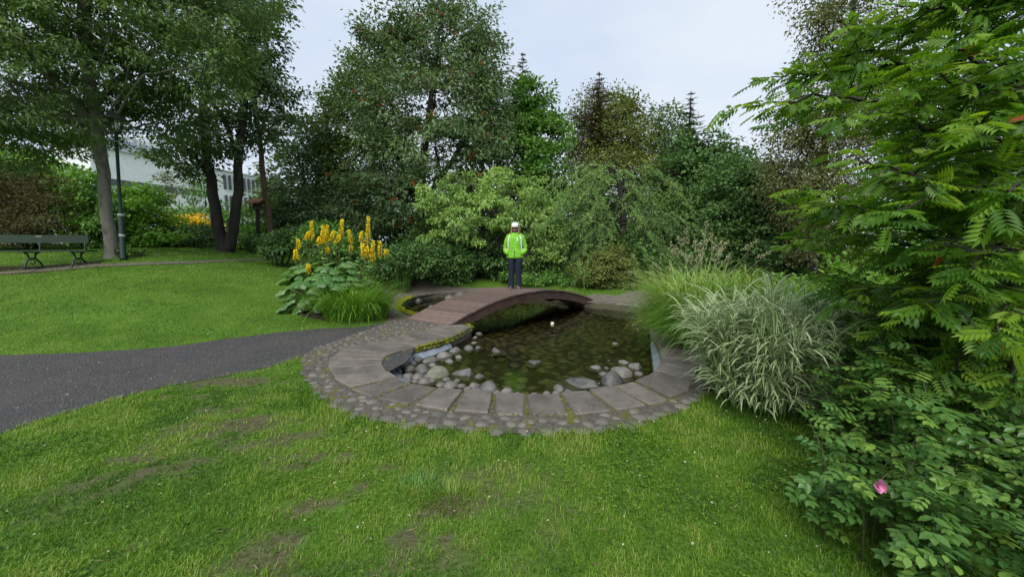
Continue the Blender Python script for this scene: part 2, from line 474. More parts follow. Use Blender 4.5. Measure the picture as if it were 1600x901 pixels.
DIRT = spline(gpoly([(590, 518), (606, 500), (606, 480), (618, 462), (640, 447), (655, 441), (672, 440), (700, 447.5), (760, 450), (820, 452), (800, 456.5), (740, 455), (690, 456.5), (655, 460.5), (629, 468), (618.5, 477.5), (626, 488), (652, 496.5), (690, 506), (660, 514)]), 4, closed=True)
DIRT_R = spline(gpoly([(892, 467), (930, 460), (965, 462), (985, 455), (1015, 455), (1050, 463), (1100, 480), (1060, 492), (1000, 478), (920, 473)]), 4, closed=True)
COB_IN = [(60, 330), (52, 365), (62, 410), (115, 482), (195, 542), (330, 580), (500, 604), (700, 618), (900, 630), (1100, 622), (1300, 600), (1490, 545), (1600, 460)]
COB_OUT = spline(np.vstack([[zp(*p) for p in COB_IN], [zp(1640, 380)], J_OUT[::-1][4:6], J_OUT[::-1][6:-1] * 0.5 + J_IN[::-1][6:-1] * .5, [zp(600, 205)], [zp(470, 190)], [zp(400, 205)], [zp(250, 250)], [zp(120, 300)]]), 3, closed=True)
OUTER = np.vstack([[zp(*p) for p in COB_IN], [zp(1640, 380)]])
SOILBED = spline(gpoly([(1090, 600), (1130, 625), (1230, 632), (1320, 640), (1420, 700), (1800, 760), (1900, 480), (1300, 440), (1100, 452), (1080, 500), (1085, 560)]), 3, closed=True)
BED_L = spline(gpoly([(452, 482), (480, 496), (560, 503), (600, 490), (606, 470), (635, 450), (650, 438), (560, 432), (470, 445)]), 3, closed=True)
PATCHES = [(400, 662, 60, 12), (375, 700, 22, 9), (445, 735, 40, 9), (520, 790, 30, 12), (440, 795, 40, 14), (660, 745, 22, 7), (640, 850, 50, 16), (470, 720, 40, 9), (375, 598, 70, 8), (545, 715, 20, 6),
           (690, 790, 40, 12), (470, 845, 30, 8), (300, 620, 30, 6), (560, 765, 18, 6), (330, 640, 50, 7), (720, 742, 14, 5), (240, 850, 30, 10), (440, 880, 25, 8), (180, 720, 26, 6), (600, 735, 30, 5), (690, 850, 30, 14), (480, 680, 40, 6)]
PW = [(ground(a, b)[:2], c * pxm(ground(a, b)[1]) * 1.15, max(.05, (ground(a, b - d)[1] - ground(a, b + d)[1]) / 2)) for a, b, c, d in PATCHES]
def bare(x, y):
    """how bare the lawn is: worn soil patches"""
    s = np.zeros_like(x)
    wob = (fbm(x * 8, y * 8, 31) - .5) * 2.6
    for (c, a, b) in PW:
        r = np.hypot((x - c[0]) / a, (y - c[1]) / b)
        s = np.maximum(s, smooth01(-(r + wob), -1.0, -.6))
    thin = smooth01(fbm(x * 1.1, y * 1.4, 77), .50, .72) * smooth01(-np.hypot(x + 1.6, (y - 2.6) * 1.1), -3.0, -.8)
    return np.clip(np.maximum(s, thin * smooth01(fbm(x * 9, y * 9, 12), .40, .56)), 0, 1)

xs = np.unique(np.round(np.concatenate([np.linspace(-160, -20, 15), np.arange(-20, -8, .5), np.arange(-8, 5.5, .09), np.arange(5.5, 20, .5), np.linspace(20, 160, 15)]), 3))
ys = np.unique(np.round(np.concatenate([np.linspace(-60, -4, 10), np.arange(-4, 1.2, .5), np.arange(1.2, 8.5, .09), np.arange(8.5, 16, .22), np.arange(16, 30, 1.0), np.linspace(30, 220, 14)]), 3))
X, Y = np.meshgrid(xs, ys, indexing='ij')
Z = H(X, Y).ravel()
P2 = np.stack([X.ravel(), Y.ravel()], 1)
mid_ring = np.vstack([J_IN + (J_OUT - J_IN) * .35, grow(B_PTS, .12)])
inp = inside(P2, mid_ring)
Z[inp] = -0.75
g = Geo()
I = np.arange(X.size).reshape(X.shape)
g.add(np.column_stack([P2, Z]), None, np.stack([I[:-1, :-1], I[1:, :-1], I[1:, 1:], I[:-1, 1:]], -1).reshape(-1, 4), bare(P2[:, 0], P2[:, 1]))
m, n, o = nodes('lawn_ground')
a = nn(n, 'ShaderNodeAttribute', attribute_name='rnd')
f1, f2 = noise(n, 1.2, 5), noise(n, 40, 5)
gcol = mixc(n, 0.5, ramp(n, f1, [(.3, (.035, .085, .010)), (.7, (.085, .17, .018))]), ramp(n, f2, [(.3, (.04, .09, .010)), (.7, (.12, .23, .03))]))
scol = ramp(n, noise(n, 22, 6), [(.3, (.045, .038, .022)), (.7, (.13, .108, .07))])
principled(n, o, mixc(n, ramp(n, a.outputs['Fac'], [(0, (0, 0, 0)), (1, (.85, .85, .85))]), gcol, scol), .95, .1, bump(n, f2, .6, .03))
link('ground', g.mesh('ground', m, smooth=True), kind='structure', label='green lawn with worn bare soil patches around the pond')

def flat(dz): return lambda x, y: H(x, y) + dz
m, n, o = nodes('gravel')
f1, f2, f3 = noise(n, 60, 5, .7), noise(n, 1.6, 4), noise(n, 180, 2)
vo = n.nodes.new('ShaderNodeTexVoronoi'); vo.inputs['Scale'].default_value = 90
cc = n.nodes.new('ShaderNodeTexCoord'); n.links.new(cc.outputs['Object'], vo.inputs['Vector'])
col = mixc(n, .6, ramp(n, f1, [(.35, (.018, .018, .019)), (.65, (.105, .102, .10))]), ramp(n, vo.outputs['Color'], [(.1, (.018, .018, .019)), (.9, (.115, .11, .105))]))
col = mixc(n, ramp(n, f2, [(.4, (0, 0, 0)), (.68, (.75, .75, .75))]), col, mixc(n, .5, (.10, .088, .072), ramp(n, f3, [(.3, (.03, .028, .024)), (.7, (.15, .135, .115))])))
principled(n, o, col, .75, .4, bump(n, vo.outputs['Distance'], 1.0, .02))
GRAVEL = m
link('gravel_path', sheet(PATH, .07, flat(.006)).mesh('gravel_path', GRAVEL, smooth=True), kind='structure', label='dark grey gravel path leading to the bridge')
DIRTM = m_rough('packed_dirt', (.07, .058, .045), (.17, .145, .115), 9, .9, .6, .01, .25, c3=(.11, .10, .085))
link('dirt_path', sheet(DIRT, .07, flat(.010)).mesh('dirt_path', DIRTM, smooth=True), kind='structure', label='brown trodden path round the back pool')
link('path_behind_pond', sheet(DIRT_R, .07, flat(.010)).mesh('dirt_path', DIRTM, smooth=True), kind='structure', label='trodden path at the far end of the bridge')
link('planting_bed', sheet(SOILBED, .1, flat(.005)).mesh('planting_bed', SOIL, smooth=True), kind='structure', label='dark soil bed under the ornamental grasses')
link('flower_bed', sheet(BED_L, .08, flat(.004)).mesh('flower_bed', SOIL, smooth=True), kind='structure', label='dark soil under the yellow flower clump')
# thin footpath on the slope by the bench
fp = spline([ground(*p)[:2] for p in [(-60, 432), (40, 424), (130, 417), (220, 412.5), (320, 409), (415, 405)]], 6)
tn = norm(np.gradient(fp, axis=0)); sd = np.stack([-tn[:, 1], tn[:, 0]], 1) * .14
link('footpath', sheet(np.vstack([fp + sd, (fp - sd)[::-1]]), .1, flat(.012)).mesh('footpath', DIRTM, smooth=True), kind='structure', label='narrow footpath crossing the sloping lawn')

# ------------------------------------------------------------------ pond: bed, wall, water, liner
WATER_Z, BED_Z = -0.145, -0.40
rng = np.random.default_rng(11)
HEAPC = zp(510, 390)
SPOTS = [(420, 390, 30), (440, 350, 30), (470, 360, 30), (530, 408, 34), (545, 425, 30), (600, 420, 32), (640, 425, 30), (655, 445, 36), (680, 456, 32), (520, 352, 28), (560, 345, 30), (610, 352, 34), (645, 335, 32), (480, 428, 30), (790, 470, 34), (868, 474, 30), (980, 472, 32), (1060, 466, 34), (1150, 440, 40), (1195, 400, 40), (1330, 398, 38), (432, 366, 52), (452, 410, 48), (452, 428, 36), (460, 381, 50), (487, 345, 44), (490, 122, 36), (492, 411, 56), (507, 383, 68), (516, 430, 55), (540, 349, 56), (545, 146, 32), (546, 366, 36), (566, 405, 84), (578, 440, 38), (590, 332, 62), (612, 112, 44), (616, 444, 62), (632, 312, 48), (652, 106, 54), (658, 398, 92), (684, 303, 42), (704, 280, 25), (704, 446, 46), (709, 260, 22), (712, 466, 54), (720, 299, 24), (722, 246, 28), (724, 410, 38), (758, 463, 78), (795, 312, 55), (828, 470, 52), (931, 356, 56), (936, 482, 44), (1018, 474, 40), (1026, 456, 48), (1106, 438, 150), (1168, 374, 48), (1207, 376, 28), (1232, 430, 88), (1240, 283, 28), (1262, 404, 84), (1272, 354, 46), (1310, 376, 60)]
SPOT_P = [(gz(OX + x * OS, OY + y * OS, -.145), w * OS * (gz(OX + x * OS, OY + y * OS, -.145)[1] / FPX)) for x, y, w in SPOTS]
def bedz(x, y):
    P = np.stack([x, y], 1); d, _ = nearest(P, POND)
    z = BED_Z + .12 * smooth01(-d, -.7, 0) + .03 * (fbm(x * 3, y * 3, 8) - .5) + .15 * np.exp(-((x - HEAPC[0]) ** 2 + (y - HEAPC[1]) ** 2) / .45)
    for q, w in SPOT_P:
        s = max(.15, w * .75); r2 = (x - q[0]) ** 2 + (y - q[1] - w * .12) ** 2
        z = np.maximum(z, z + (-.205 - z) * np.exp(-r2 / (2 * s * s)))
    return np.minimum(z, -.185)
MUD = m_rough('pond_mud', (.016, .016, .006), (.05, .047, .018), 5, .8, .5, .02, .2)
bed = link('pond_bed', sheet(grow(POND, .05), .09, bedz).mesh('pond_bed', MUD, smooth=True), kind='structure', label='stony pond bed seen through the water')
g = Geo(); N = len(POND); w0 = grow(POND, .03)
V = np.concatenate([np.column_stack([w0, np.full(N, .006)]), np.column_stack([POND, np.full(N, -.10)]), np.column_stack([POND, np.full(N, -.6)])])
i = np.arange(N); k = (i + 1) % N
g.add(V, None, np.concatenate([np.stack([i, k, N + k, N + i], 1), np.stack([N + i, N + k, 2 * N + k, 2 * N + i], 1)]))
WALL = m_rough('mossy_wall', (.025, .025, .018), (.075, .07, .05), 6, .85, .7, .02, .3, c3=(.08, .10, .02))
link('pond_wall', g.mesh('pond_wall', WALL, smooth=True), kind='structure', label='dark mossy side wall of the pond')
m, n, o = nodes('water')
fr = nn(n, 'ShaderNodeFresnel', IOR=1.38)
b1 = bump(n, noise(n, 7, 4, .55), .10, .03)
n.links.new(b1, fr.inputs['Normal'])
gl = nn(n, 'ShaderNodeBsdfGlossy', Roughness=.015); n.links.new(b1, gl.inputs['Normal'])
tr = n.nodes.new('ShaderNodeBsdfTransparent'); tr.inputs['Color'].default_value = (.75, .77, .58, 1)
ms = n.nodes.new('ShaderNodeMixShader')
n.links.new(fr.outputs[0], ms.inputs[0]); n.links.new(tr.outputs[0], ms.inputs[1]); n.links.new(gl.outputs[0], ms.inputs[2]); n.links.new(ms.outputs[0], o.inputs[0])
link('pond_water', sheet(grow(POND, .012), .15, lambda x, y: np.full(len(x), WATER_Z)).mesh('pond_water', m, smooth=True), kind='structure', label='clear shallow pond water')

def dome(seed, seg=9, rings=3, flatness=.45, irr=.16):
    """a rounded cobble, about 45 triangles, unit radius"""
    r_ = np.random.default_rng(seed)
    ph = r_.uniform(0, 6.28, 4)
    a = np.arange(seg) / seg * 2 * math.pi
    rad = 1 + irr * (np.sin(2 * a + ph[0]) + .6 * np.sin(3 * a + ph[1]))
    el = r_.uniform(.75, 1.15)
    rows = []
    for th in np.linspace(-.25, 1.15, rings):
        c = math.cos(max(th, 0) * 1.15) if th > 0 else .97
        rows.append(np.stack([np.cos(a) * rad * c, np.sin(a) * rad * c * el, np.full(seg, math.sin(th) * flatness) + .03 * np.sin(a + ph[2])], 1))
    v = np.concatenate(rows + [[(0, 0, flatness * 1.0)]])
    q, t = [], []
    for i_ in range(rings - 1):
        for j in range(seg): q.append((i_ * seg + j, i_ * seg + (j + 1) % seg, (i_ + 1) * seg + (j + 1) % seg, (i_ + 1) * seg + j))
    for j in range(seg): t.append(((rings - 1) * seg + j, (rings - 1) * seg + (j + 1) % seg, rings * seg))
    return v, np.array(t), np.array(q)
def dome_meshes(name, mat, k, **kw):
    res = []
    for s in range(k):
        v, t, q = dome(100 + s, **kw); gg = Geo(); gg.add(v, t, q); res.append(gg.mesh(name, mat, smooth=True))
    return res
def poisson(poly, dmin, tries, rng, keep=None):
    lo, hi = np.asarray(poly).min(0), np.asarray(poly).max(0)
    P = rng.uniform(lo, hi, (tries, 2)); P = P[inside(P, poly)]
    if keep is not None: P = P[keep(P)]
    cell, grid, outp = dmin / math.sqrt(2), {}, []
    for p in P:
        c = (int(p[0] // cell), int(p[1] // cell)); ok = True
        for a_ in range(-2, 3):
            for b_ in range(-2, 3):
                q = grid.get((c[0] + a_, c[1] + b_))
                if q is not None and (q[0] - p[0]) ** 2 + (q[1] - p[1]) ** 2 < dmin * dmin: ok = False
        if ok: grid[c] = p; outp.append(p)
    return np.array(outp)
def scatter_pieces(name, meshes, pts, sizes, zf, parent, stuff_mat, rng, limit=300, flatten=1.0, embed=0.0):
    """the pieces that show largest become parts, the rest one joined part"""
    score = sizes / np.hypot(pts[:, 0], pts[:, 1]) ** 1.5 * ((np.abs(pts[:, 0]) < pts[:, 1] * 1.35) * 1.0 + .01)
    order = np.argsort(-score)
    z = zf(pts[:, 0], pts[:, 1])
    rest = Geo()
    for c, ii in enumerate(order):
        rz = rng.uniform(0, 6.28); s = sizes[ii]; asp = rng.uniform(.72, 1.0)
        tilt = rng.uniform(-.08, .08, 2)
        if c < limit:
            link(name, meshes[ii % len(meshes)], parent, (pts[ii, 0], pts[ii, 1], z[ii] - embed * s), (tilt[0], tilt[1], rz), (s, s * asp, s * flatten))
        else:
            v, t, q = dome(100 + ii % 6)
            v = v * np.array((s, s * asp, s * flatten)); cs, sn = math.cos(rz), math.sin(rz)
            v = np.stack([v[:, 0] * cs - v[:, 1] * sn + pts[ii, 0], v[:, 0] * sn + v[:, 1] * cs + pts[ii, 1], v[:, 2] + z[ii] - embed * s], 1)
            rest.add(v, t, q)
    if rest.n: link(name + '_field', rest.mesh(name + '_field', stuff_mat, smooth=True), parent, kind='stuff')
BEDSTONE = m_rough('algae_stone', (.045, .043, .018), (.125, .112, .05), 5, .7, .3, .01, .3, c3=(.075, .09, .026), objrnd=.4)
bp = poisson(grow(POND, -.06), .165, 14000, rng)
scatter_pieces('bed_stone', dome_meshes('bed_stone', BEDSTONE, 6, flatness=.5), bp, rng.uniform(.092, .125, len(bp)), bedz, bed, BEDSTONE, rng, flatten=.7, embed=.16)

# pale liner folded along two stretches of the wall
LINER = m_plain('liner_plastic', (.20, .23, .27), .4, .4)
def liner_strip(sl, w, name):
    p = spline(J_IN[sl], 6); g = Geo(); q = []
    t = norm(np.gradient(p, axis=0)); nr = np.stack([-t[:, 1], t[:, 0]], 1)
    if ((CENTER - p.mean(0)) @ nr.mean(0)) < 0: nr = -nr
    nseg = len(p); tq = np.linspace(0, 1, nseg); s = smooth01(tq, -.15, .75) * (1 - smooth01(tq, .9, 1.0) * .85) if w > .1 else np.sin(tq * math.pi); wob = .012 * np.sin(np.arange(nseg) * 1.3)
    rows = [np.column_stack([p + nr * .004, np.full(nseg, -.075) + wob]), np.column_stack([p + nr * (.03 + .3 * w * s)[:, None], np.full(nseg, -.112) + wob]), np.column_stack([p + nr * (.04 + w * s)[:, None], np.full(nseg, -.155)])]
    V = np.concatenate(rows)
    for r_ in range(2):
        for i_ in range(nseg - 1): q.append((r_ * nseg + i_, r_ * nseg + i_ + 1, (r_ + 1) * nseg + i_ + 1, (r_ + 1) * nseg + i_))
    g.add(V, None, q)
    return link(name, g.mesh(name, LINER, smooth=True), kind='structure')
liner_strip(slice(1, 10), .24, 'pond_liner')['label'] = 'pale blue grey pond liner showing beside the heaped stones'
liner_strip(slice(20, 26), .09, 'pond_liner')['label'] = 'pale pond liner strip at the grassy side'

# ------------------------------------------------------------------ stone rim: mortar bed, slabs, cobbles, moss
m, n, o = nodes('mortar')
f1, f2 = noise(n, 30, 5, .7), noise(n, 4.5, 5, .65)
col = ramp(n, f1, [(.3, (.05, .045, .036)), (.7, (.14, .127, .107))])
col = mixc(n, ramp(n, f2, [(.52, (0, 0, 0)), (.66, (.9, .9, .9))]), col, ramp(n, f1, [(.3, (.07, .075, .006)), (.7, (.17, .175, .02))]))
principled(n, o, col, .92, .2, bump(n, f1, .8, .02))
MORTAR = m
cob_poly = np.vstack([OUTER, J_OUT[::-1][2:4], J_IN[::-1][2:], [zp(600, 203)], [zp(470, 188)], [zp(400, 203)], [zp(250, 250)], [zp(110, 300)]])
rim = link('stone_rim', sheet(cob_poly, .05, flat(.014)).mesh('stone_rim', MORTAR, smooth=True), kind='structure', label='ring of slabs and cobbles set in mortar round the pond')
def slab_piece(name, quad, z, th, parent, mat, ch=.012, rng=rng):
    q = np.asarray(quad, float); c = q.mean(0)
    q = q + rng.normal(0, .006, q.shape)
    inn = q + norm(c - q) * ch * 1.4
    dz = rng.normal(0, .0012, 4)
    n4 = np.ones(4)
    V = np.concatenate([np.column_stack([q, n4 * (z - th)]), np.column_stack([q, z - ch + dz]), np.column_stack([inn, z + dz])]) - np.array((*c, z))
    Q = [(8, 9, 10, 11)]
    for a_ in range(4):
        b_ = (a_ + 1) % 4
        Q += [(a_, b_, 4 + b_, 4 + a_), (4 + a_, 4 + b_, 8 + b_, 8 + a_)]
    gg = Geo(); gg.add(V, None, Q)
    me = gg.mesh(name, mat)
    bm_ = bmesh.new(); bm_.from_mesh(me); bmesh.ops.recalc_face_normals(bm_, faces=bm_.faces); bm_.to_mesh(me); bm_.free()
    return link(name, me, parent, (*c, z))
for k in range(len(J_IN) - 1):
    a0, a1, b0, b1 = J_IN[k], J_IN[k + 1], J_OUT[k], J_OUT[k + 1]
    wi, wo = np.linalg.norm(a1 - a0), np.linalg.norm(b1 - b0)
    gi = .012 / wi
    go = (.034 if 8 <= k <= 18 else .016) / wo
    sh = rng.normal(0, .006)
    i0, i1 = a0 + (a1 - a0) * gi, a1 - (a1 - a0) * gi
    o0, o1 = b0 + (b1 - b0) * go, b1 - (b1 - b0) * go
    ov = norm((a0 + a1) / 2 - (b0 + b1) / 2) * .015
    slab_piece('slab', [i0 + ov, i1 + ov, o1, o0], .036 + sh, .10, rim, SLAB)
# slabs of the far rim, beyond the water
bk = spline([gz(*p)[:2] for p in [(1042, 483), (1002, 480), (960, 476), (926, 473)]], 3)
for k in range(0, len(bk) - 1, 2):
    if k + 2 >= len(bk): break
    t_ = norm(bk[k + 2] - bk[k]); nr = np.array((t_[1], -t_[0])) * (1 if (np.array((t_[1], -t_[0])) @ (bk[k] - CENTER)) > 0 else -1)
    slab_piece('slab', [bk[k] + t_ * .01, bk[k + 2] - t_ * .01, bk[k + 2] + nr * .5 - t_ * .02, bk[k] + nr * .5 + t_ * .02], .036, .1, rim, SLAB)
slab_poly = np.vstack([J_IN, J_OUT[::-1]])
def not_slab(P):
    return ~inside(P, slab_poly) | (nearest(P, slab_poly)[0] < .0)
cb = poisson(grow(cob_poly, .0), .088, 30000, rng, lambda P: (~inside(P, slab_poly)) & (nearest(P, slab_poly)[0] > .045))
front = np.array([p[1] < 4.6 for p in cb])
cs = np.where(front, rng.uniform(.034, .062, len(cb)), rng.uniform(.030, .052, len(cb)))
dn = nearest(cb, OUTER, False)[0]
cs = np.where((dn < .13) & front, rng.uniform(.055, .082, len(cb)), cs)
keepm = np.ones(len(cb), bool)
for a_ in range(len(cb)):
    if not keepm[a_]: continue
    dd = np.hypot(*(cb - cb[a_]).T); bad = (dd < (cs + cs[a_]) * .82) & (np.arange(len(cb)) > a_); keepm[bad] = False
cb, cs = cb[keepm], cs[keepm]
scatter_pieces('cobble', dome_meshes('cobble', COBBLE, 6), cb, cs, flat(.016), rim, COBBLE, rng, flatten=.6, embed=.04)
# moss cushions on the joints and along the inner edge
MOSS = m_leaf('moss', [(.05, .065, .008), (.11, .125, .010), (.21, .21, .014)], .9, .1, .1)
g = Geo()
def moss_line(p, q, cnt, r, z, spread):
    t = rng.uniform(0, 1, cnt); pp = p + (q - p) * t[:, None] + rng.normal(0, spread, (cnt, 2))
    for c in pp:
        v, tt, qq = dome(rng.integers(0, 40), seg=5, rings=2, flatness=.8)
        s = r * rng.uniform(.5, 1.3); v = v * s
        g.add(v + np.array((*c, z + rng.normal(0, .004))), tt, qq, rng.uniform(0, 1))
for k in range(8, 21): moss_line(J_IN[k], J_OUT[k], 20, .009, .024, .010)
for k in range(8, 21): moss_line(J_OUT[k], J_OUT[k + 1], 9, .010, .018, .014)
for k in range(0, 3): moss_line(J_IN[k], J_IN[k + 1], 60, .024, .012, .012)
for k in range(0, 3): moss_line(J_IN[k], J_IN[k + 1], 40, .03, -.035, .012)
for k in range(3, 7): moss_line(J_IN[k], J_IN[k + 1], 18, .018, .0, .012)
for k in range(20, 25): moss_line(J_IN[k], J_IN[k + 1], 26, .02, -.02, .012)
moss_line(J_IN[0], J_IN[0] + np.array((-.12, .3)), 40, .03, .01, .02)
link('moss', g.mesh('moss', MOSS, smooth=True), rim, kind='stuff')
# low mossy kerb round the back pool
kb = spline([gz(*p)[:2] for p in [(656, 494.5), (631, 487), (622.5, 477.5), (632, 469), (655, 462), (690, 457.5), (740, 455.5)]], 8)
g = Geo()
tube(g, np.column_stack([kb, np.full(len(kb), .0)]), .06, 6, flat=.8)
kerb = link('pool_kerb', g.mesh('pool_kerb', m_rough('kerb_stone', (.07, .065, .05), (.16, .15, .12), 9, .85, .5, .01), smooth=True), kind='structure', label='low mossy kerb round the back pool')
g = Geo()
kk = np.repeat(kb[:30], 26, 0) + rng.normal(0, .035, (30 * 26, 2))
for c in kk:
    v, tt, qq = dome(rng.integers(0, 40), seg=5, rings=2, flatness=.9); g.add(v * .034 * rng.uniform(.6, 1.3) + np.array((*c, .03)), tt, qq, rng.uniform(.5, 1))
link('moss', g.mesh('moss', MOSS, smooth=True), kerb, kind='stuff')
# ------------------------------------------------------------------ arched footbridge
BS, BE = gz(700.5, 510.6)[:2], gz(926, 470)[:2]
BW = norm(gz(640, 501)[:2] - BS) * 1.14                # across the deck
BL = np.linalg.norm(BE - BS); BA = (BE - BS) / BL
RISE = .47
def deck_z(s): return .045 + RISE * (1 - (2 * s / BL - 1) ** 2)
WOOD = m_rough('bridge_plank_wood', (.10, .064, .053), (.175, .122, .104), 5, .55, .4, .006, .45, stretch=(3, 3, 3), c3=(.14, .096, .082), objrnd=.28)
WOOD_D = m_rough('bridge_beam_wood', (.045, .026, .021), (.085, .052, .043), 6, .6, .4, .006, .35)
bridge = thing('footbridge', 'low arched wooden footbridge with reddish brown planks over the pond', 'bridge', (*((BS + BE) / 2 + BW / 2), 0))
NP = 44
for k in range(NP):
    s0, s1 = BL * k / NP + .005, BL * (k + 1) / NP - .005
    jit = rng.normal(0, .006, 2)
    c0 = []
    for zz in (-.034, 0):
        for s, e in ((s0, 1), (s1, -1)):
            for w in (-.03 + jit[0], 1.03 + jit[1]):
                ch = 0.0
                p = BS + BA * s + BW * w
                c0.append((*p, deck_z(s) + zz))
    c0 = np.array(c0) + np.array((0, 0, rng.normal(0, .0012)))
    ctr = c0.mean(0)
    g = Geo(); g.add(c0 - ctr, None, [(0, 1, 3, 2), (4, 6, 7, 5), (0, 4, 5, 1), (2, 3, 7, 6), (0, 2, 6, 4), (1, 5, 7, 3)])
    o = link('plank', g.mesh('plank', WOOD), bridge, Vector(ctr) - bridge.location)
ss = np.linspace(.02, BL - .02, 40)
for w0, w1, nm in ((0.0, .05, 'side_beam'), (.95, 1.0, 'side_beam'), (.47, .53, 'middle_beam')):
    g = Geo(); V = []
    for s in ss:
        e = min(1, min(s, BL - s) / .5 + .25)
        for w in (w0, w1):
            p = BS + BA * s + BW * w
            V += [(*p, deck_z(s) - .036), (*p, max(deck_z(s) - .05 - .19 * e, -.2))]
    Q = []
    for k in range(len(ss) - 1):
        b = k * 4; c = b + 4
        Q += [(b, b + 1, c + 1, c), (b + 2, c + 2, c + 3, b + 3), (b + 1, b + 3, c + 3, c + 1), (b, c, c + 2, b + 2)]
    Q += [(0, 2, 3, 1), (b + 4, b + 5, b + 7, b + 6)]
    g.add(np.array(V), None, Q)
    part(g, nm, WOOD_D, bridge)

# ------------------------------------------------------------------ stones in the water
from mathutils import noise as mnoise
def rock_mesh(name, seed, mat, amp=.12, sub=3):
    bm_ = bmesh.new(); bmesh.ops.create_icosphere(bm_, subdivisions=sub, radius=1)
    for v in bm_.verts:
        q = v.co * .9 + Vector((seed * 7.1, seed * 3.3, seed))
        v.co *= 1 + amp * (mnoise.noise(q) * 1.4 + .4 * mnoise.noise(q * 2.3))
    me = bpy.data.meshes.new(name); bm_.to_mesh(me); bm_.free()
    me.polygons.foreach_set('use_smooth', [True] * len(me.polygons)); me.materials.append(mat); return me
def angular_mesh(name, seed, mat, cut=.8):
    r_ = np.random.default_rng(seed); bm_ = bmesh.new()
    for _ in range(15):
        d = norm(r_.normal(size=3)); d = np.sign(d) * np.abs(d) ** cut
        d[2] = min(d[2], .62 + .25 * d[0]); bm_.verts.new(d * r_.uniform(.85, 1.1))
    bmesh.ops.convex_hull(bm_, input=bm_.verts)
    for v in [v for v in bm_.verts if not v.link_faces]: bm_.verts.remove(v)
    bmesh.ops.bevel(bm_, geom=bm_.edges[:], offset=.03, segments=1, affect='EDGES')
    me = bpy.data.meshes.new(name); bm_.to_mesh(me); bm_.free(); me.materials.append(mat); return me
ROUND = [rock_mesh('round_stone', s, STONE, .16) for s in range(7)]
HEAP = ('smooth grey rounded stone in the heap beside the pale pond liner', 'heaped stones by the liner')
BRIDGE_S = ('small pale stone breaking the water near the bridge foot', 'small pale stones near the bridge foot')
FRONT = ('grey rounded stone against the inner edge of the front slabs', 'stones along the front slabs')
STRAY = ('small flat pale stone barely above the water by the two dark boulders', 'small stones by the boulders')
POOL = ('pale grey stone in the small pool behind the bridge', 'stones in the back pool')
def pond_stone(x, y, w, lab, grp=None, mesh=None, hgt=.28, asp=.8, rz=None, name='pond_stone'):
    px, py = OX + x * OS, OY + y * OS
    p = gz(px, py, WATER_Z); wm = w * OS * np.linalg.norm(p - np.array((0, 0, CAM_H))) / FPX * .98
    top = WATER_Z + wm * hgt; cz = WATER_Z - wm * .12
    bot = bedz(p[:1], p[1:2])[0] - .01
    me = (mesh or ROUND[int(x * 7 + y) % 7]).copy(); ang = not me.polygons[0].use_smooth
    co = np.empty(len(me.vertices) * 3, np.float32); me.vertices.foreach_get('co', co); co = co.reshape(-1, 3)
    z0_ = co[:, 2].copy()
    co[:, 2] = np.where(co[:, 2] > 0, co[:, 2] * (top - cz), co[:, 2] * (cz - bot)); fl_ = np.where(z0_ < -.02, 1.3 if ang else 1 + .55 * np.clip(-z0_, 0, 1) ** .6, 1.0); co[:, 0] *= wm * .52 * fl_; co[:, 1] *= wm * .52 * asp * fl_
    me.vertices.foreach_set('co', co.ravel()); me.update()
    return link(name, me, None, (p[0], p[1] + wm * asp * .15, cz), (rng.uniform(-.06, .06), rng.uniform(-.06, .06), rng.uniform(0, 6.28) if rz is None else rz), label=lab, group=grp, category='stone')
for s in [(432, 366, 52), (487, 345, 44), (590, 332, 62), (632, 312, 48), (684, 303, 42), (460, 381, 50), (507, 383, 68), (452, 410, 48), (492, 411, 56), (516, 430, 55), (578, 440, 38), (616, 444, 62), (452, 428, 36), (546, 366, 36), (720, 299, 24)]:
    pond_stone(*s, *HEAP)
for s in [(420, 390, 30), (440, 350, 30), (470, 360, 30), (530, 408, 34), (545, 425, 30), (600, 420, 32), (520, 352, 28), (560, 345, 30), (610, 352, 34), (645, 335, 32), (480, 428, 30)]: pond_stone(*s, *HEAP, hgt=.3)
for s in [(640, 425, 30), (655, 445, 36), (680, 456, 32), (790, 470, 34), (868, 474, 30), (980, 472, 32), (1060, 466, 34)]: pond_stone(*s, *FRONT, hgt=.25)
for s in [(1150, 440, 40), (1195, 400, 40), (1330, 398, 38)]: pond_stone(*s, *STRAY, hgt=.2)
pond_stone(540, 349, 56, 'flat pale greenish stone at the back of the heap by the liner', hgt=.3)
GREENISH = m_rough('stone_olive', (.13, .135, .095), (.27, .27, .20), 9, .65, .3, .006, objrnd=.1)
pond_stone(566, 405, 84, 'large smooth olive grey oval stone in front of the heap', mesh=rock_mesh('oval_stone', 21, GREENISH, .06), hgt=.42, asp=.85, rz=.4)
pond_stone(658, 398, 92, 'black angular wedge shaped rock with a pale flat top beside the heap', mesh=angular_mesh('wedge_rock', 5, STONE_DARK, .6), hgt=.3, asp=.6, rz=-.35)
for s in [(724, 410, 38), (704, 446, 46)]: pond_stone(*s, 'low pale stone between the black wedge rock and front slabs', 'low stones by the wedge rock', hgt=.3)
pond_stone(758, 463, 78, 'big dark grey rounded boulder touching the front slabs', hgt=.45, mesh=rock_mesh('boulder', 31, STONE_DARK, .1))
for s in [(712, 466, 54), (828, 470, 52), (936, 482, 44), (1018, 474, 40), (1026, 456, 48)]: pond_stone(*s, *FRONT)
pond_stone(795, 312, 55, 'grey boulder with one dark split face standing alone in open water', mesh=angular_mesh('split_boulder', 12, STONE), hgt=.3)
for s in [(722, 246, 28), (709, 260, 22), (704, 280, 25)]: pond_stone(*s, *BRIDGE_S, hgt=.2)
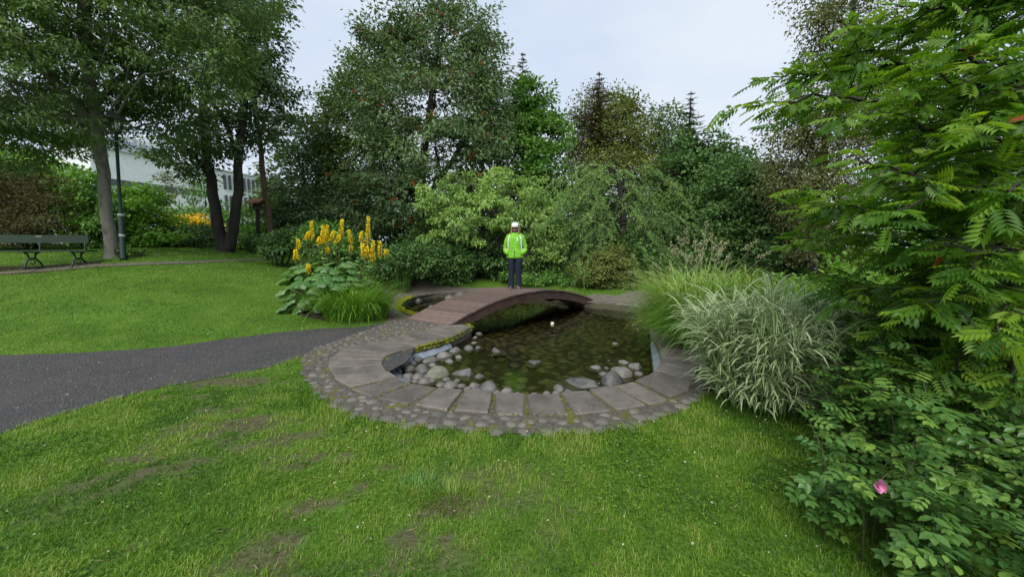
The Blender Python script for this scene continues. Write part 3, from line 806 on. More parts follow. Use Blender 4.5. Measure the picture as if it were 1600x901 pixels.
pond_stone(931, 356, 56, 'dark upright angular rock standing alone mid pond', mesh=angular_mesh('upright_rock', 9, STONE_DARK), hgt=.36)
pond_stone(1106, 438, 150, 'long flat topped dark angular rock near the front slabs', mesh=angular_mesh('flat_rock', 3, STONE_DARK, .4), hgt=.24, asp=.6, rz=-.12)
for s in [(1168, 374, 48), (1207, 376, 28), (1272, 354, 46), (1240, 283, 28)]: pond_stone(*s, *STRAY, hgt=.15)
pond_stone(1310, 376, 60, 'pale triangular stone close to the grassy bank', mesh=angular_mesh('pale_stone', 14, STONE), hgt=.36)
pond_stone(1262, 404, 84, 'brownish grey flat boulder leaning behind the dark round boulder', mesh=rock_mesh('boulder', 17, STONE, .2), hgt=.38)
pond_stone(1232, 430, 88, 'dark speckled round boulder beside the long flat rock', mesh=rock_mesh('boulder', 18, STONE_DARK, .12), hgt=.4)
for s in [(612, 112, 44), (652, 106, 54), (545, 146, 32), (490, 122, 36)]: pond_stone(*s, *POOL, hgt=.3)

# white float in the water
fl = gz(863, 506, WATER_Z)
t = thing('fountain_float', 'small white plastic fountain nozzle standing in the pond', 'float', (fl[0], fl[1], BED_Z))
DARKP = m_plain('dark_plastic', (.03, .03, .026))
WHITE = m_plain('white_plastic', (.7, .7, .66), .4)
g = Geo(); lathe(g, [(0, .2), (.036, .2), (.038, .21), (.038, .290), (.024, .298), (0, .298)], 14, (fl[0], fl[1], BED_Z)); part(g, 'nozzle', WHITE, t, smooth=False)
g = Geo(); lathe(g, [(0, 0), (.016, 0), (.016, .2), (0, .2)], 8, (fl[0], fl[1], BED_Z)); part(g, 'stem', DARKP, t)
g = Geo(); lathe(g, [(0, -.04), (.09, -.04), (.09, -.02), (.03, 0), (0, 0)], 14, (fl[0], fl[1], BED_Z + .02)); part(g, 'foot', m_plain('grey_plastic', (.12, .12, .11)), t)
# two submerged hoses on the bed
for a_, b_, lab in (((862, 512), (1000, 478), 'submerged grey hose on the pond bed ending at the float'), ((905, 512), (1012, 486), 'second submerged hose running beside the float hose')):
    p, q = gz(*a_, BED_Z + .07), gz(*b_, BED_Z + .09)
    tt = np.linspace(0, 1, 14)[:, None]; pp = p + (q - p) * tt; pp[:, 1] += .05 * np.sin(tt[:, 0] * 5)
    g = Geo(); tube(g, pp, .014, 6)
    link('hose', g.mesh('hose', m_plain('hose_rubber', (.10, .10, .085)), smooth=True), label=lab, category='hose')

# ------------------------------------------------------------------ the person on the bridge
def ring_loft(g, rings, n=16, cap=True, rnd=None, fold=0.0):
    """rings: (centre, rx, ry[, axis-x vector, axis-y vector])"""
    V = []; a = np.arange(n) / n * 2 * math.pi
    for r_ in rings:
        c, rx, ry = np.array(r_[0], float), r_[1], r_[2]
        ex = np.array(r_[3], float) if len(r_) > 3 else np.array((1, 0, 0.))
        ey = np.array(r_[4], float) if len(r_) > 4 else np.array((0, 1, 0.))
        ca, sa = np.cos(a), np.sin(a)
        w_ = 1 + fold * np.sin(a * 5 + c[2] * 41) * np.sin(a * 3 - c[2] * 23)
        V.append(c + (rx * ca * w_)[:, None] * ex + (ry * sa * w_)[:, None] * ey)
    m_ = len(rings)
    i_, j_ = np.meshgrid(np.arange(m_ - 1), np.arange(n), indexing='ij'); k_ = (j_ + 1) % n
    Q = np.stack([i_ * n + j_, i_ * n + k_, (i_ + 1) * n + k_, (i_ + 1) * n + j_], -1).reshape(-1, 4)
    V = np.concatenate(V); T = []
    if cap:
        V = np.vstack([V, V[:n].mean(0), V[-n:].mean(0)])
        for j in range(n): T += [(m_ * n, (j + 1) % n, j), (m_ * n + 1, (m_ - 1) * n + j, (m_ - 1) * n + (j + 1) % n)]
    g.add(V, T if T else None, Q, rnd)
SKIN = m_plain('skin', (.58, .33, .25), .5)
JACKET = m_rough('jacket_green', (.13, .40, .02), (.24, .60, .04), 14, .6, .9, .02, .3, stretch=(1, 1, .5))
PANEL = m_plain('jacket_white', (.72, .75, .76), .6)
JEANS = m_rough('trousers_navy', (.007, .010, .022), (.018, .023, .042), 20, .85, .3, .003)
SHOE = m_plain('shoe_grey', (.085, .06, .06), .7); SOLE = m_plain('shoe_sole', (.22, .17, .15), .7)
HAIR = m_plain('hair_auburn', (.30, .14, .07), .5); CAP = m_plain('cap_white', (.78, .76, .75), .7); DARK = m_plain('dark_cloth', (.02, .018, .025), .6)
PX, PY = .075, 9.12
s_at = ((np.array((PX, PY)) - BS) - BW * .5) @ BA
PZ = deck_z(s_at) + .003
person = thing('person', 'person in bright green jacket, white cap and navy trousers standing on the bridge', 'person', (PX, PY, PZ))
def skinned(name, vs_, es, rad, mat, root=0, sub=2):
    me = bpy.data.meshes.new(name); me.from_pydata(vs_, es, []); me.materials.append(mat)
    o = link(name, me, person)
    md = o.modifiers.new('skin', 'SKIN'); md.use_smooth_shade = True
    for k, r_ in enumerate(rad):
        sv = me.skin_vertices[0].data[k]; sv.radius = r_ if isinstance(r_, tuple) else (r_, r_); sv.use_root = (k == root)
    ms_ = o.modifiers.new('sub', 'SUBSURF'); ms_.levels = ms_.render_levels = sub
    return o
# continuous body: pelvis, spine, neck, head, both legs, both arms ending in pocketed hands
vb = [(0, 0, .80), (0, 0, .98), (0, .0, 1.18), (0, .01, 1.30), (0, 0, 1.37), (0, -.015, 1.44), (0, -.02, 1.53),
      (-.07, 0, .78), (-.075, -.005, .43), (-.085, .02, .09), (-.09, -.08, .05),
      (.07, 0, .78), (.065, -.01, .43), (.055, .01, .09), (.075, -.09, .05),
      (-.14, .01, 1.27), (-.24, .04, 1.00), (-.15, -.09, .87), (.14, .01, 1.27), (.24, .04, 1.00), (.15, -.09, .87)]
eb = [(0, 1), (1, 2), (2, 3), (3, 4), (4, 5), (5, 6), (0, 7), (7, 8), (8, 9), (9, 10), (0, 11), (11, 12), (12, 13), (13, 14), (3, 15), (15, 16), (16, 17), (3, 18), (18, 19), (19, 20)]
rb = [(.12, .09), (.11, .08), (.125, .085), (.10, .07), .05, (.066, .08), (.06, .07), .075, .05, .035, .03, .075, .05, .035, .03, .04, .03, .022, .04, .03, .022]
person.rotation_euler = (0, 0, R(-7))
body = skinned('body', vb, eb, rb, SKIN)
# face details
g = Geo(); ring_loft(g, [((0, -.088, 1.475), .006, .006), ((0, -.1, 1.455), .011, .012), ((0, -.092, 1.446), .013, .008)], 8); 
link('nose', g.mesh('nose', SKIN, smooth=True), person)
g = Geo(); ring_loft(g, [((0, -.078, 1.413), .026, .008), ((0, -.08, 1.420), .026, .008)], 10); link('mouth', g.mesh('mouth', m_plain('lips', (.33, .10, .09)), smooth=True), person)
g = Geo()
for sx in (-1, 1): ring_loft(g, [((sx * .031, -.086, 1.470), .018, .005), ((sx * .031, -.088, 1.480), .021, .006), ((sx * .031, -.085, 1.490), .018, .005)], 10)
boxgeo(g, (-.07, -.084, 1.486), (.07, -.078, 1.492))
link('sunglasses', g.mesh('sunglasses', m_plain('dark_lens', (.01, .009, .009), .15, .6)), person)
g = Geo()
for sx in (-1, 1):
    ring_loft(g, [((sx * .058, .03, 1.53), .026, .06), ((sx * .076, .02, 1.47), .022, .055), ((sx * .086, .0, 1.40), .024, .045), ((sx * .09, -.03, 1.34), .024, .03), ((sx * .085, -.04, 1.31), .008, .012)], 10)
ring_loft(g, [((0, .04, 1.55), .07, .06), ((0, .05, 1.46), .08, .055), ((0, .05, 1.36), .075, .05), ((0, .05, 1.32), .05, .03)], 12)
link('hair', g.mesh('hair', HAIR, smooth=True), person)
g = Geo()
ring_loft(g, [((0, -.012, 1.525), .090, .104), ((0, -.012, 1.555), .090, .103), ((0, -.008, 1.592), .080, .092), ((0, 0, 1.616), .056, .064), ((0, 0, 1.625), .015, .018)], 18)
V = []
for th in np.linspace(math.pi * 1.08, math.pi * 1.92, 11):
    c_, s_ = math.cos(th), math.sin(th)
    V += [(c_ * .083, -.012 + s_ * .098, 1.522), (c_ * .086, -.035 + s_ * .155, 1.512), (c_ * .086, -.035 + s_ * .155, 1.505), (c_ * .083, -.012 + s_ * .098, 1.512)]
Q = []
for k in range(10):
    for e in range(4): Q.append((k * 4 + e, k * 4 + (e + 1) % 4, k * 4 + 4 + (e + 1) % 4, k * 4 + 4 + e))
g.add(V, None, Q)
link('cap', g.mesh('cap', CAP, smooth=True), person)
# trousers
def frame(d):
    d = norm(np.array(d, float)); ex = norm(np.cross((0, 1, 0), d)); return ex, np.cross(d, ex)
g = Geo()
ring_loft(g, [((0, 0, .68), .13, .10), ((0, 0, .76), .175, .125), ((0, 0, .86), .165, .12)], 18)
for sx, kx, fx, ky in ((-1, -.086, -.098, -.01), (1, .082, .085, -.03)):
    ring_loft(g, [((sx * .08, 0, .78), .10, .118), ((sx * .078, 0, .66), .096, .11), ((kx, ky, .45), .08, .088), ((fx, .005, .25), .074, .082), ((fx, .0, .10), .072, .084), ((fx, -.005, .045), .074, .088), ((fx, -.005, .04), .04, .05)], 16, fold=.05)
link('trousers', g.mesh('trousers', JEANS, smooth=True), person)
for sx, yaw in ((-.098, -.12), (.09, .4)):
    ca, sa = math.cos(yaw), math.sin(yaw)
    g = Geo(); ring_loft(g, [((0, .0, .012), .042, .11), ((0, 0, .035), .045, .115), ((0, .01, .06), .04, .09), ((0, .04, .085), .035, .05)], 14)
    me = g.mesh('shoe', SHOE, smooth=True); sh_ = link('shoe', me, person, (sx, -.05, 0), (0, 0, yaw))
    g = Geo(); ring_loft(g, [((0, 0, 0), .043, .115), ((0, 0, .014), .047, .12), ((0, 0, .02), .045, .116)], 14); link('sole', g.mesh('sole', SOLE), sh_)
# jacket with sleeves, side panels, collar, pocket flaps
g = Geo()
TOR = [((0, 0, .755), .19, .14), ((0, 0, .775), .205, .15), ((0, 0, .88), .20, .148), ((0, 0, 1.0), .183, .14), ((0, 0, 1.12), .19, .14), ((0, 0, 1.22), .198, .135), ((0, .005, 1.29), .172, .115), ((0, .01, 1.345), .12, .09), ((0, .008, 1.39), .078, .075), ((0, .0, 1.425), .075, .075)]
ring_loft(g, [(np.array([np.interp(z_, [r_[0][2] for r_ in TOR], [r_[0][k_] for r_ in TOR]) for k_ in (0, 1)] + [z_]), np.interp(z_, [r_[0][2] for r_ in TOR], [r_[1] for r_ in TOR]), np.interp(z_, [r_[0][2] for r_ in TOR], [r_[2] for r_ in TOR])) for z_ in np.linspace(.755, 1.425, 26)], 32, fold=.035)
for sx in (-1, 1):
    P_ = spline([(sx * .10, .01, 1.325), (sx * .17, .012, 1.265), (sx * .222, .03, 1.12), (sx * .252, .05, .99), (sx * .225, -.02, .915), (sx * .165, -.105, .865)], 4)
    rr = np.interp(np.linspace(0, 1, len(P_)), [0, .2, .5, .65, .9, 1], [.05, .062, .056, .056, .05, .046]) * (1 + .04 * np.sin(np.arange(len(P_)) * 2.1))
    tube(g, P_, rr, 12)
part_j = link('jacket', g.mesh('jacket', JACKET, smooth=True), person)
for sx in (-1, 1):
    g = Geo(); V = []; Q = []
    zz = np.linspace(.79, 1.315, 14)
    for k, z_ in enumerate(zz):
        rx = np.interp(z_, [r_[0][2] for r_ in TOR], [r_[1] for r_ in TOR]); ry = np.interp(z_, [r_[0][2] for r_ in TOR], [r_[2] for r_ in TOR])
        lo_, hi_ = np.interp(z_, [.79, .95, 1.1, 1.31], [28, 32, 42, 48]), np.interp(z_, [.79, .95, 1.1, 1.31], [8, 14, 24, 36])
        for d_ in np.linspace(lo_, hi_, 4):
            a_ = -R(d_)
            V.append((sx * (rx + .006) * math.cos(a_), (ry + .006) * math.sin(a_) + .004, z_))
    for k in range(len(zz) - 1):
        for j in range(3): Q.append((k * 4 + j, k * 4 + j + 1, k * 4 + 5 + j, k * 4 + 4 + j))
    g.add(V, None, Q); link('side_panel', g.mesh('side_panel', PANEL, smooth=True), part_j)
g = Geo(); ring_loft(g, [((0, 0, 1.385), .083, .083), ((0, -.004, 1.425), .08, .082), ((0, -.004, 1.428), .07, .07)], 16, cap=False); link('collar', g.mesh('collar', DARK, smooth=True), part_j)
g = Geo(); boxgeo(g, (-.006, -.158, .78), (.006, -.146, .95)); link('zip', g.mesh('zip', DARK), part_j)
g = Geo(); boxgeo(g, (.06, -.140, 1.17), (.085, -.128, 1.255)); link('chest_pocket', g.mesh('chest_pocket', PANEL), part_j)

# ------------------------------------------------------------------ bench, lamp, bird feeder, sign stand
bx = ground(72, 419)
bench = thing('park_bench', 'dark green park bench with curved iron legs on the sloping lawn', 'bench', bx, rz=R(14))
BG = m_plain('bench_wood', (.022, .04, .022), .45)
def lb(name, g, mat, smooth=False): return link(name, g.mesh(name, mat, smooth=smooth), bench)
BX0, BX1 = -1.45, 1.02
for y0, y1 in ((-.40, -.29), (-.28, -.17), (-.16, -.05)):
    g = Geo(); boxgeo(g, (BX0, y0, .42), (BX1 + .12, y1, .455)); lb('seat_board', g, BG)
g = Geo(); v0 = []
boxgeo(g, (BX0, .06, .64), (BX1 - .12, .095, .84)); lb('back_board', g, BG)
for x in (-1.05, -.1, .82):
    g = Geo()
    tube(g, spline([(x, -.40, 0), (x, -.37, .12), (x, -.28, .25), (x, -.30, .36), (x, -.40, .415)], 5), .02, 6)
    tube(g, spline([(x, .05, 0), (x, .02, .12), (x, -.10, .25), (x, -.08, .36), (x, .02, .42), (x, .055, .55), (x, .075, .66), (x, .10, .82)], 5), .02, 6)
    tube(g, [(x, -.29, .25), (x, -.1, .25)], .018, 6); tube(g, [(x, -.42, .405), (x, .03, .405)], .018, 6)
    a_ = np.linspace(0, 2 * math.pi, 13); tube(g, np.stack([np.full(13, x), -.19 + .06 * np.cos(a_), .17 + .06 * np.sin(a_)], 1), .012, 5)
    tube(g, [(x, -.46, .012), (x, .12, .012)], .018, 6)
    lb('leg_frame', g, IRON, True)
g = Geo(); boxgeo(g, (-.16, .054, .79), (-.04, .0595, .82)); lb('plaque', g, m_plain('brass_plaque', (.25, .23, .17), .4))
pad = [(bx[0] + dx, bx[1] + dy) for dx, dy in ((-1.7, -.75), (1.15, -.35), (1.25, .1), (1.0, .45), (-1.8, 0))]
link('bench_pad', sheet(pad, .1, flat(.008)).mesh('bench_pad', SOIL, smooth=True), kind='structure', label='dark worn ground under the bench')

lp = ground(193, 406)
lamp = thing('street_lamp', 'dark green lamp post with hooded lantern beside the pale tree trunk', 'lamp post', lp)
TOPZ = at(180, 176, lp[1])[2] - lp[2]
g = Geo(); lathe(g, [(0, 0), (.075, 0), (.075, .05), (.062, .08), (.058, 1.15), (.045, 1.2), (.038, 1.25), (.034, TOPZ - .55), (.07, TOPZ - .52), (.03, TOPZ - .5), (0, TOPZ - .5)], 14, lp); part(g, 'post', IRON, lamp, smooth=True)
for z_ in (.62, 1.16):
    g = Geo(); lathe(g, [(.061, z_), (.066, z_ + .01), (.066, z_ + .05), (.061, z_ + .06)], 14, lp); part(g, 'band', m_plain('band_grey', (.35, .4, .4), .4), lamp)
m, n, o = nodes('lantern_glass')
gl = nn(n, 'ShaderNodeBsdfGlossy', Roughness=.05); tr = n.nodes.new('ShaderNodeBsdfTransparent'); ms = n.nodes.new('ShaderNodeMixShader'); ms.inputs[0].default_value = .15
n.links.new(tr.outputs[0], ms.inputs[1]); n.links.new(gl.outputs[0], ms.inputs[2]); n.links.new(ms.outputs[0], o.inputs[0])
lant = Geo()
for k in range(6):
    a_ = k / 6 * 2 * math.pi
    tube(lant, [(lp[0] + .09 * math.cos(a_), lp[1] + .09 * math.sin(a_), lp[2] + TOPZ - .5), (lp[0] + .15 * math.cos(a_), lp[1] + .15 * math.sin(a_), lp[2] + TOPZ - .16)], .012, 5)
lathe(lant, [(0, TOPZ - .5), (.11, TOPZ - .5), (.11, TOPZ - .46), (0, TOPZ - .46)], 12, lp)
lamp.rotation_euler = (0, R(3.3), 0)
cage = part(lant, 'lantern_cage', IRON, lamp)
g = Geo(); lathe(g, [(.088, TOPZ - .46), (.14, TOPZ - .16)], 6, lp); link('pane', g.mesh('pane', m, np.array(lamp.location)), cage)
g = Geo(); lathe(g, [(0, TOPZ - .45), (.03, TOPZ - .45), (.05, TOPZ - .38), (.05, TOPZ - .28), (.03, TOPZ - .22), (0, TOPZ - .2)], 10, lp); part(g, 'bulb', m_plain('frosted_glass', (.8, .8, .78), .3), lamp, smooth=True)
g = Geo(); lathe(g, [(0, TOPZ - .17), (.27, TOPZ - .18), (.28, TOPZ - .15), (.16, TOPZ - .1), (.14, TOPZ - .03), (.05, TOPZ + .02), (0, TOPZ + .03)], 16, lp); part(g, 'hood', m_plain('hood_dark', (.05, .06, .06), .3), lamp, smooth=True)

bf = ground(404, 391); bf = np.array((at(406, 380, 15.2)[0], 15.2, 0)); bf[2] = H(bf[0], bf[1])[0]
feeder = thing('bird_feeder', 'small wooden bird house with orange roof on a crooked post', 'bird feeder', bf)
hz = at(407, 322, 15.2)[2]
g = Geo(); tube(g, spline([bf, (bf[0] + .05, bf[1], bf[2] + .5), (bf[0] - .03, bf[1], bf[2] + 1.0), (bf[0] + .02, bf[1], hz - .1)], 5), [.07] * 16, 7); part(g, 'post', BARK_DARK, feeder, smooth=True)
g = Geo(); boxgeo(g, (bf[0] - .2, bf[1] - .18, hz - .12), (bf[0] + .22, bf[1] + .18, hz - .08)); part(g, 'tray', BARK_BROWN, feeder)
g = Geo()
for dx in (-.17, .18):
    for dy in (-.15, .15): tube(g, [(bf[0] + dx, bf[1] + dy, hz - .08), (bf[0] + dx, bf[1] + dy, hz + .12)], .02, 5)
boxgeo(g, (bf[0] - .12, bf[1] - .1, hz - .08), (bf[0] + .13, bf[1] + .14, hz + .1)); part(g, 'house', BARK_DARK, feeder)
g = Geo()
for s in (-1, 1):
    g.add([(bf[0] - .28, bf[1], hz + .26), (bf[0] + .28, bf[1], hz + .26), (bf[0] + .28, bf[1] + s * .28, hz + .1), (bf[0] - .28, bf[1] + s * .28, hz + .1), (bf[0] - .28, bf[1], hz + .29), (bf[0] + .28, bf[1], hz + .29), (bf[0] + .28, bf[1] + s * .28, hz + .13), (bf[0] - .28, bf[1] + s * .28, hz + .13)], None, [(0, 1, 2, 3), (4, 7, 6, 5), (3, 2, 6, 7), (0, 4, 5, 1), (0, 3, 7, 4), (1, 5, 6, 2)])
part(g, 'roof', m_rough('orange_shingle', (.28, .12, .055), (.42, .20, .10), 12), feeder)

sg = ground(983, 452)
stand = thing('sign_stand', 'dark post carrying a tilted pale plate under the dark shrubs', 'sign stand', sg)
g = Geo(); tube(g, [sg, sg + np.array((0, 0, .55))], .05, 8); tube(g, [sg + np.array((0, 0, 0.0)), sg + np.array((0, 0, .03))], .16, 10); part(g, 'post', DARK, stand)
g = Geo(); boxgeo(g, sg + np.array((-.2, -.1, .55)), sg + np.array((.2, .16, .57))); part(g, 'plate', m_plain('plate_grey', (.4, .4, .4), .4), stand)

# ------------------------------------------------------------------ pale buildings beyond the trees
PAINT = m_rough('white_render', (.76, .77, .78), (.84, .85, .86), 1.5, .8, .1, .01)
PALEGLASS = m_plain('pale_glass', (.30, .36, .42), .1, .6)
GLASS = m_plain('window_glass', (.03, .036, .042), .08, .6); FIN = m_plain('fin_dark', (.07, .07, .075), .5)
b0, b1 = np.array((-47.5, 43.0)), np.array((-40.5, 66.0))
BLD = thing('white_building', 'long white building with strip windows beyond the twin trunk tree', 'building', (*((b0 + b1) / 2), 1.6))
ba = norm(b1 - b0); bn = np.array((-ba[1], ba[0])); blen = np.linalg.norm(b1 - b0)
def bbox(name, s0, s1, d0, d1, z0, z1, mat, root=None):
    V = []
    for z_ in (z0, z1):
        for s, d in ((s0, d0), (s1, d0), (s1, d1), (s0, d1)): V.append((*(b0 + ba * s - bn * d), z_))
    g = Geo(); g.add(V, None, [(0, 3, 2, 1), (4, 5, 6, 7), (0, 1, 5, 4), (1, 2, 6, 5), (2, 3, 7, 6), (3, 0, 4, 7)])
    return part(g, name, mat, BLD)
bbox('wall', 0, blen, -9, 0, 1.0, 12.8, PAINT)
bbox('wall', 2, blen * .35, -9, -2, 12.803, 15.2, PAINT)
bbox('roof_edge', -.2, blen + .2, -9.2, .25, 12.805, 13.0, m_plain('coping', (.45, .46, .47)))
for s in np.arange(1.0, 13, 1.5): bbox('window', s, s + 1.35, .02, .06, 8.7, 9.5, GLASS)
for s in np.arange(2.5, 8, 1.6): bbox('window', s, s + 1.4, -1.98, -1.9, 13.4, 14.6, PALEGLASS)
for s in np.arange(14.5, 26, .75): bbox('fin', s, s + .3, .02, .25, 10.2, 12.3, FIN)
for s in np.arange(14.5, 26, .75): bbox('fin', s, s + .3, .02, .25, 6.2, 9.3, FIN)
for s in np.arange(2, 13, 3.2): bbox('panel_joint', s, s + .06, .005, .02, 1.5, 8.0, FIN)
c2 = at(1205, 258, 52)
B2 = thing('flat_roofed_building', 'distant pale building with blue grey roof edge behind the right hand shrubs', 'building', (c2[0], 52, 1.0))
g = Geo(); boxgeo(g, (c2[0] - 16, 50, .5), (c2[0] + 8, 62, c2[2] - .6)); part(g, 'wall', PAINT, B2)
g = Geo(); boxgeo(g, (c2[0] - 16.4, 49.6, c2[2] - .597), (c2[0] + 8.4, 62.4, c2[2])); part(g, 'roof_edge', m_plain('roof_blue_grey', (.30, .36, .40), .5), B2)
for k in range(7):
    g = Geo(); boxgeo(g, (c2[0] - 15 + k * 3.2, 49.93, c2[2] - 4), (c2[0] - 13 + k * 3.2, 49.98, c2[2] - 2.2)); part(g, 'window', GLASS, B2)
# ------------------------------------------------------------------ trees and shrubs
CARD, CARD_W, CARD_N, OVAL = leaf_card(.6), leaf_card(.62, .1, .1), leaf_card(.28, .05, .1), leaf_oval()
def lump(d, r_, k=2.6):
    s = 0
    for _ in range(4):
        w = r_.normal(size=3) * k; s = s + np.sin(d @ w + r_.uniform(0, 6.28))
    return s / 4
def blob(px, py, Y, rx, rz, ry=None):
    c = at(px, py, Y); s = pxm(Y)
    return (c, np.array((rx * s, ry if ry else rx * s * .9, rz * s)))
LEAFCOUNT = {}
def crown(blobs, size, lai, tpl, area_k, r_, clump, per, droop, flatk, upk, shell=.45):
    P, D, N, S, RN, CC = [], [], [], [], [], []
    for c, rad in blobs:
        area = math.pi * rad[0] * rad[2]
        nc = int(max(5, lai * area / (area_k * size * size * per)))
        d = norm(r_.normal(size=(nc, 3)))
        rr = (shell + (1 - shell) * np.sqrt(r_.uniform(0, 1, nc))) * (1 + .36 * lump(d, r_)) * np.where(r_.uniform(0, 1, nc) < .07, 1.18, 1)
        cc = c + d * rr[:, None] * rad
        cc[:, 2] -= droop * .35 * np.hypot(d[:, 0], d[:, 1]) * rad[2] * .5
        m_ = r_.poisson(per, nc) + 2
        idx = np.repeat(np.arange(nc), m_); k = len(idx)
        off = np.clip(r_.normal(size=(k, 3)), -1.7, 1.7) * clump * np.array((1, 1, flatk))
        p = cc[idx] + off
        o_ = d[idx]
        dv = norm(o_ * .55 + norm(off) * .5 + r_.normal(size=(k, 3)) * .55 + np.array((0, 0, -droop)))
        nv = norm(np.array((0, 0, upk)) + o_ * .45 + r_.normal(size=(k, 3)) * .40)
        P.append(p); D.append(dv); N.append(nv); S.append(size * r_.uniform(.65, 1.3, k))
        crn = r_.uniform(0, 1, nc)
        RN.append(np.clip(.55 * crn[idx] + .45 * r_.uniform(0, 1, k), 0, 1)); CC.append(cc)
    return [np.concatenate(x) for x in (P, D, N, S, RN)] + [CC]
def tree(name, label, cat, base, trunks, blobs, mat, bark=BARK_DARK, size=.12, lai=2.8, tpl=CARD, seed=1, clump=.32, per=26, droop=.25, flatk=.6, upk=.7,
         limb_r=.07, twig_r=.010, group=None, names=('trunk', 'crown'), shell=.45, berries=None, limbs=True, zmin=None, limb_from=0.0):
    r_ = np.random.default_rng(seed)
    size, lai, per, clump, flatk = size * 1.22, lai * 1.95, per * 1.8, clump * .8, flatk * .85
    root = thing(name, label, cat, base, group)
    ak = np.abs(np.cross(tpl[0][tpl[1][:, 1]] - tpl[0][tpl[1][:, 0]], tpl[0][tpl[1][:, 2]] - tpl[0][tpl[1][:, 0]])).sum() / 2 * .8
    P, D, N, S, RN, CC = crown(blobs, size, lai, tpl, ak, r_, clump, per, droop, flatk, upk, shell)
    if zmin is not None:
        ok = P[:, 2] > zmin; P, D, N, S, RN = P[ok], D[ok], N[ok], S[ok], RN[ok]
    g = Geo(); leaves(g, P, D, N, S, tpl, RN)
    part(g, names[1], mat, root)
    LEAFCOUNT[name + label[:12]] = len(P) * len(tpl[1])
    g = Geo(); samples = []
    for tr_ in trunks:
        tr_ = np.array(tr_, float); q = spline(tr_, 5)
        q[1:, :2] += r_.normal(0, .012, (len(q) - 1, 2))
        if len(samples) == 0 and names[0] == 'trunk':
            q = np.vstack([q[0] - np.array((0, 0, .15, 0)), q]); q[0, 3] *= 1.6; q[1, 3] *= 1.25
        tube(g, q[:, :3], q[:, 3], 9); samples.append(q)
    T = np.concatenate(samples)
    if limbs:
        for (c, rad), cc in zip(blobs, CC):
            T = np.concatenate(samples); T = T[T[:, 2] >= base[2] + limb_from]
            hor = np.hypot(*(T[:, :2] - c[:2]).T)
            cost = hor + np.abs(T[:, 2] - (c[2] - .55 * hor - .3 * rad[2])) * 1.0
            s = T[np.argmin(cost)]
            st = s[:3]; mid_ = (st + c) / 2 + np.array((0, 0, .12)) * np.linalg.norm(c - st) + r_.normal(0, .08, 3)
            end = c + np.array((0, 0, rad[2] * .3))
            path = spline([st, mid_, c, end], 5)
            path[1:] += r_.normal(0, .025, (len(path) - 1, 3)) * np.linalg.norm(c - st) * .4
            lr = min(limb_r, s[3] * .75)
            tube(g, path, np.linspace(lr, .012, len(path)), 6)
            big = cc[r_.permutation(len(cc))[:min(len(cc), 60)]]
            dd = ((big[:, None] - path[None]) ** 2).sum(-1); dd[:, :4] += 4
            near_ = path[np.argmin(dd, 1)]
            twigs(g, near_, big, twig_r * 1.5, twig_r * .35, .06)
    part(g, names[0], bark, root, smooth=True)
    if berries:
        bm_, cnt, br = berries
        g = Geo(); sel = r_.choice(len(P), cnt)
        for s in sel:
            n_ = 9
            pp = P[s] + r_.normal(0, br * 1.6, (n_, 3)) * np.array((1, 1, .6))
            oc = np.array([(1, 0, 0), (-1, 0, 0), (0, 1, 0), (0, -1, 0), (0, 0, 1), (0, 0, -1)]) * br * .55
            f = np.array([(0, 2, 4), (2, 1, 4), (1, 3, 4), (3, 0, 4), (2, 0, 5), (1, 2, 5), (3, 1, 5), (0, 3, 5)])
            V = pp[:, None] + oc[None]; g.add(V, (np.arange(n_)[:, None, None] * 6 + f[None]).reshape(-1, 3), None, r_.uniform(0, 1))
        part(g, 'berries', bm_, root, smooth=True, kind='stuff')
    return root
def gb(px, py, Y):
    """ground point below/at this pixel column, Y ahead"""
    x = at(px, py, Y)[0]; return np.array((x, Y, H(x, Y)[0]))
def tp(px, py, Y, r): return (*at(px, py, Y), r)
def stem(b, px, py, Y, r0, r1, n=1): return [(*b, r0), tp(px, py, Y, r1)]

L_DARK = m_leaf('leaf_dark', [(.017, .040, .014), (.036, .074, .023), (.064, .110, .036)], .42, .25)
L_GREY = m_leaf('leaf_greygreen', [(.022, .043, .021), (.048, .080, .036), (.088, .128, .058)], .42, .22)
L_WILLOW = m_leaf('leaf_willow', [(.020, .042, .015), (.046, .082, .027), (.10, .14, .05)], .4, .28)
L_MID = m_leaf('leaf_mid', [(.018, .048, .010), (.045, .100, .020), (.085, .155, .034)], .42, .3)
L_BRIGHT = m_leaf('leaf_bright', [(.035, .085, .012), (.075, .155, .022), (.13, .22, .04)], .42, .33)
L_MAPLE = m_leaf('leaf_maple', [(.055, .100, .026), (.115, .18, .055), (.19, .25, .085)], .45, .33)
L_BROWN = m_leaf('leaf_brown', [(.032, .038, .015), (.055, .062, .025), (.082, .092, .038)], .5, .3)
L_OLIVE = m_leaf('leaf_olive', [(.035, .045, .014), (.065, .082, .024), (.10, .115, .036)], .48, .3)
L_LARCH = m_leaf('leaf_larch', [(.05, .10, .034), (.085, .15, .05), (.125, .19, .055)], .5, .2)
L_SPRUCE = m_leaf('leaf_spruce', [(.018, .030, .016), (.035, .050, .028), (.075, .070, .045)], .55, .1)
L_MID2 = m_leaf('leaf_softgreen', [(.026, .044, .016), (.050, .080, .026), (.082, .118, .042)])
L_RUST = m_leaf('leaf_rust', [(.024, .026, .011), (.040, .038, .016), (.058, .052, .022)], .6, .2)
BERRY = m_leaf('berry_red', [(.16, .02, .008), (.32, .045, .015), (.42, .10, .03)], .35, .05)
L_YELLOW = m_leaf('petal_yellow', [(.75, .44, .006), (.95, .64, .01), (.95, .75, .03)], .6, .25, .2, (1.1, 1.0, .6))
L_WHITE = m_leaf('petal_white', [(.5, .52, .45), (.7, .7, .66)], .6, .2, .2, (1, 1, .9))

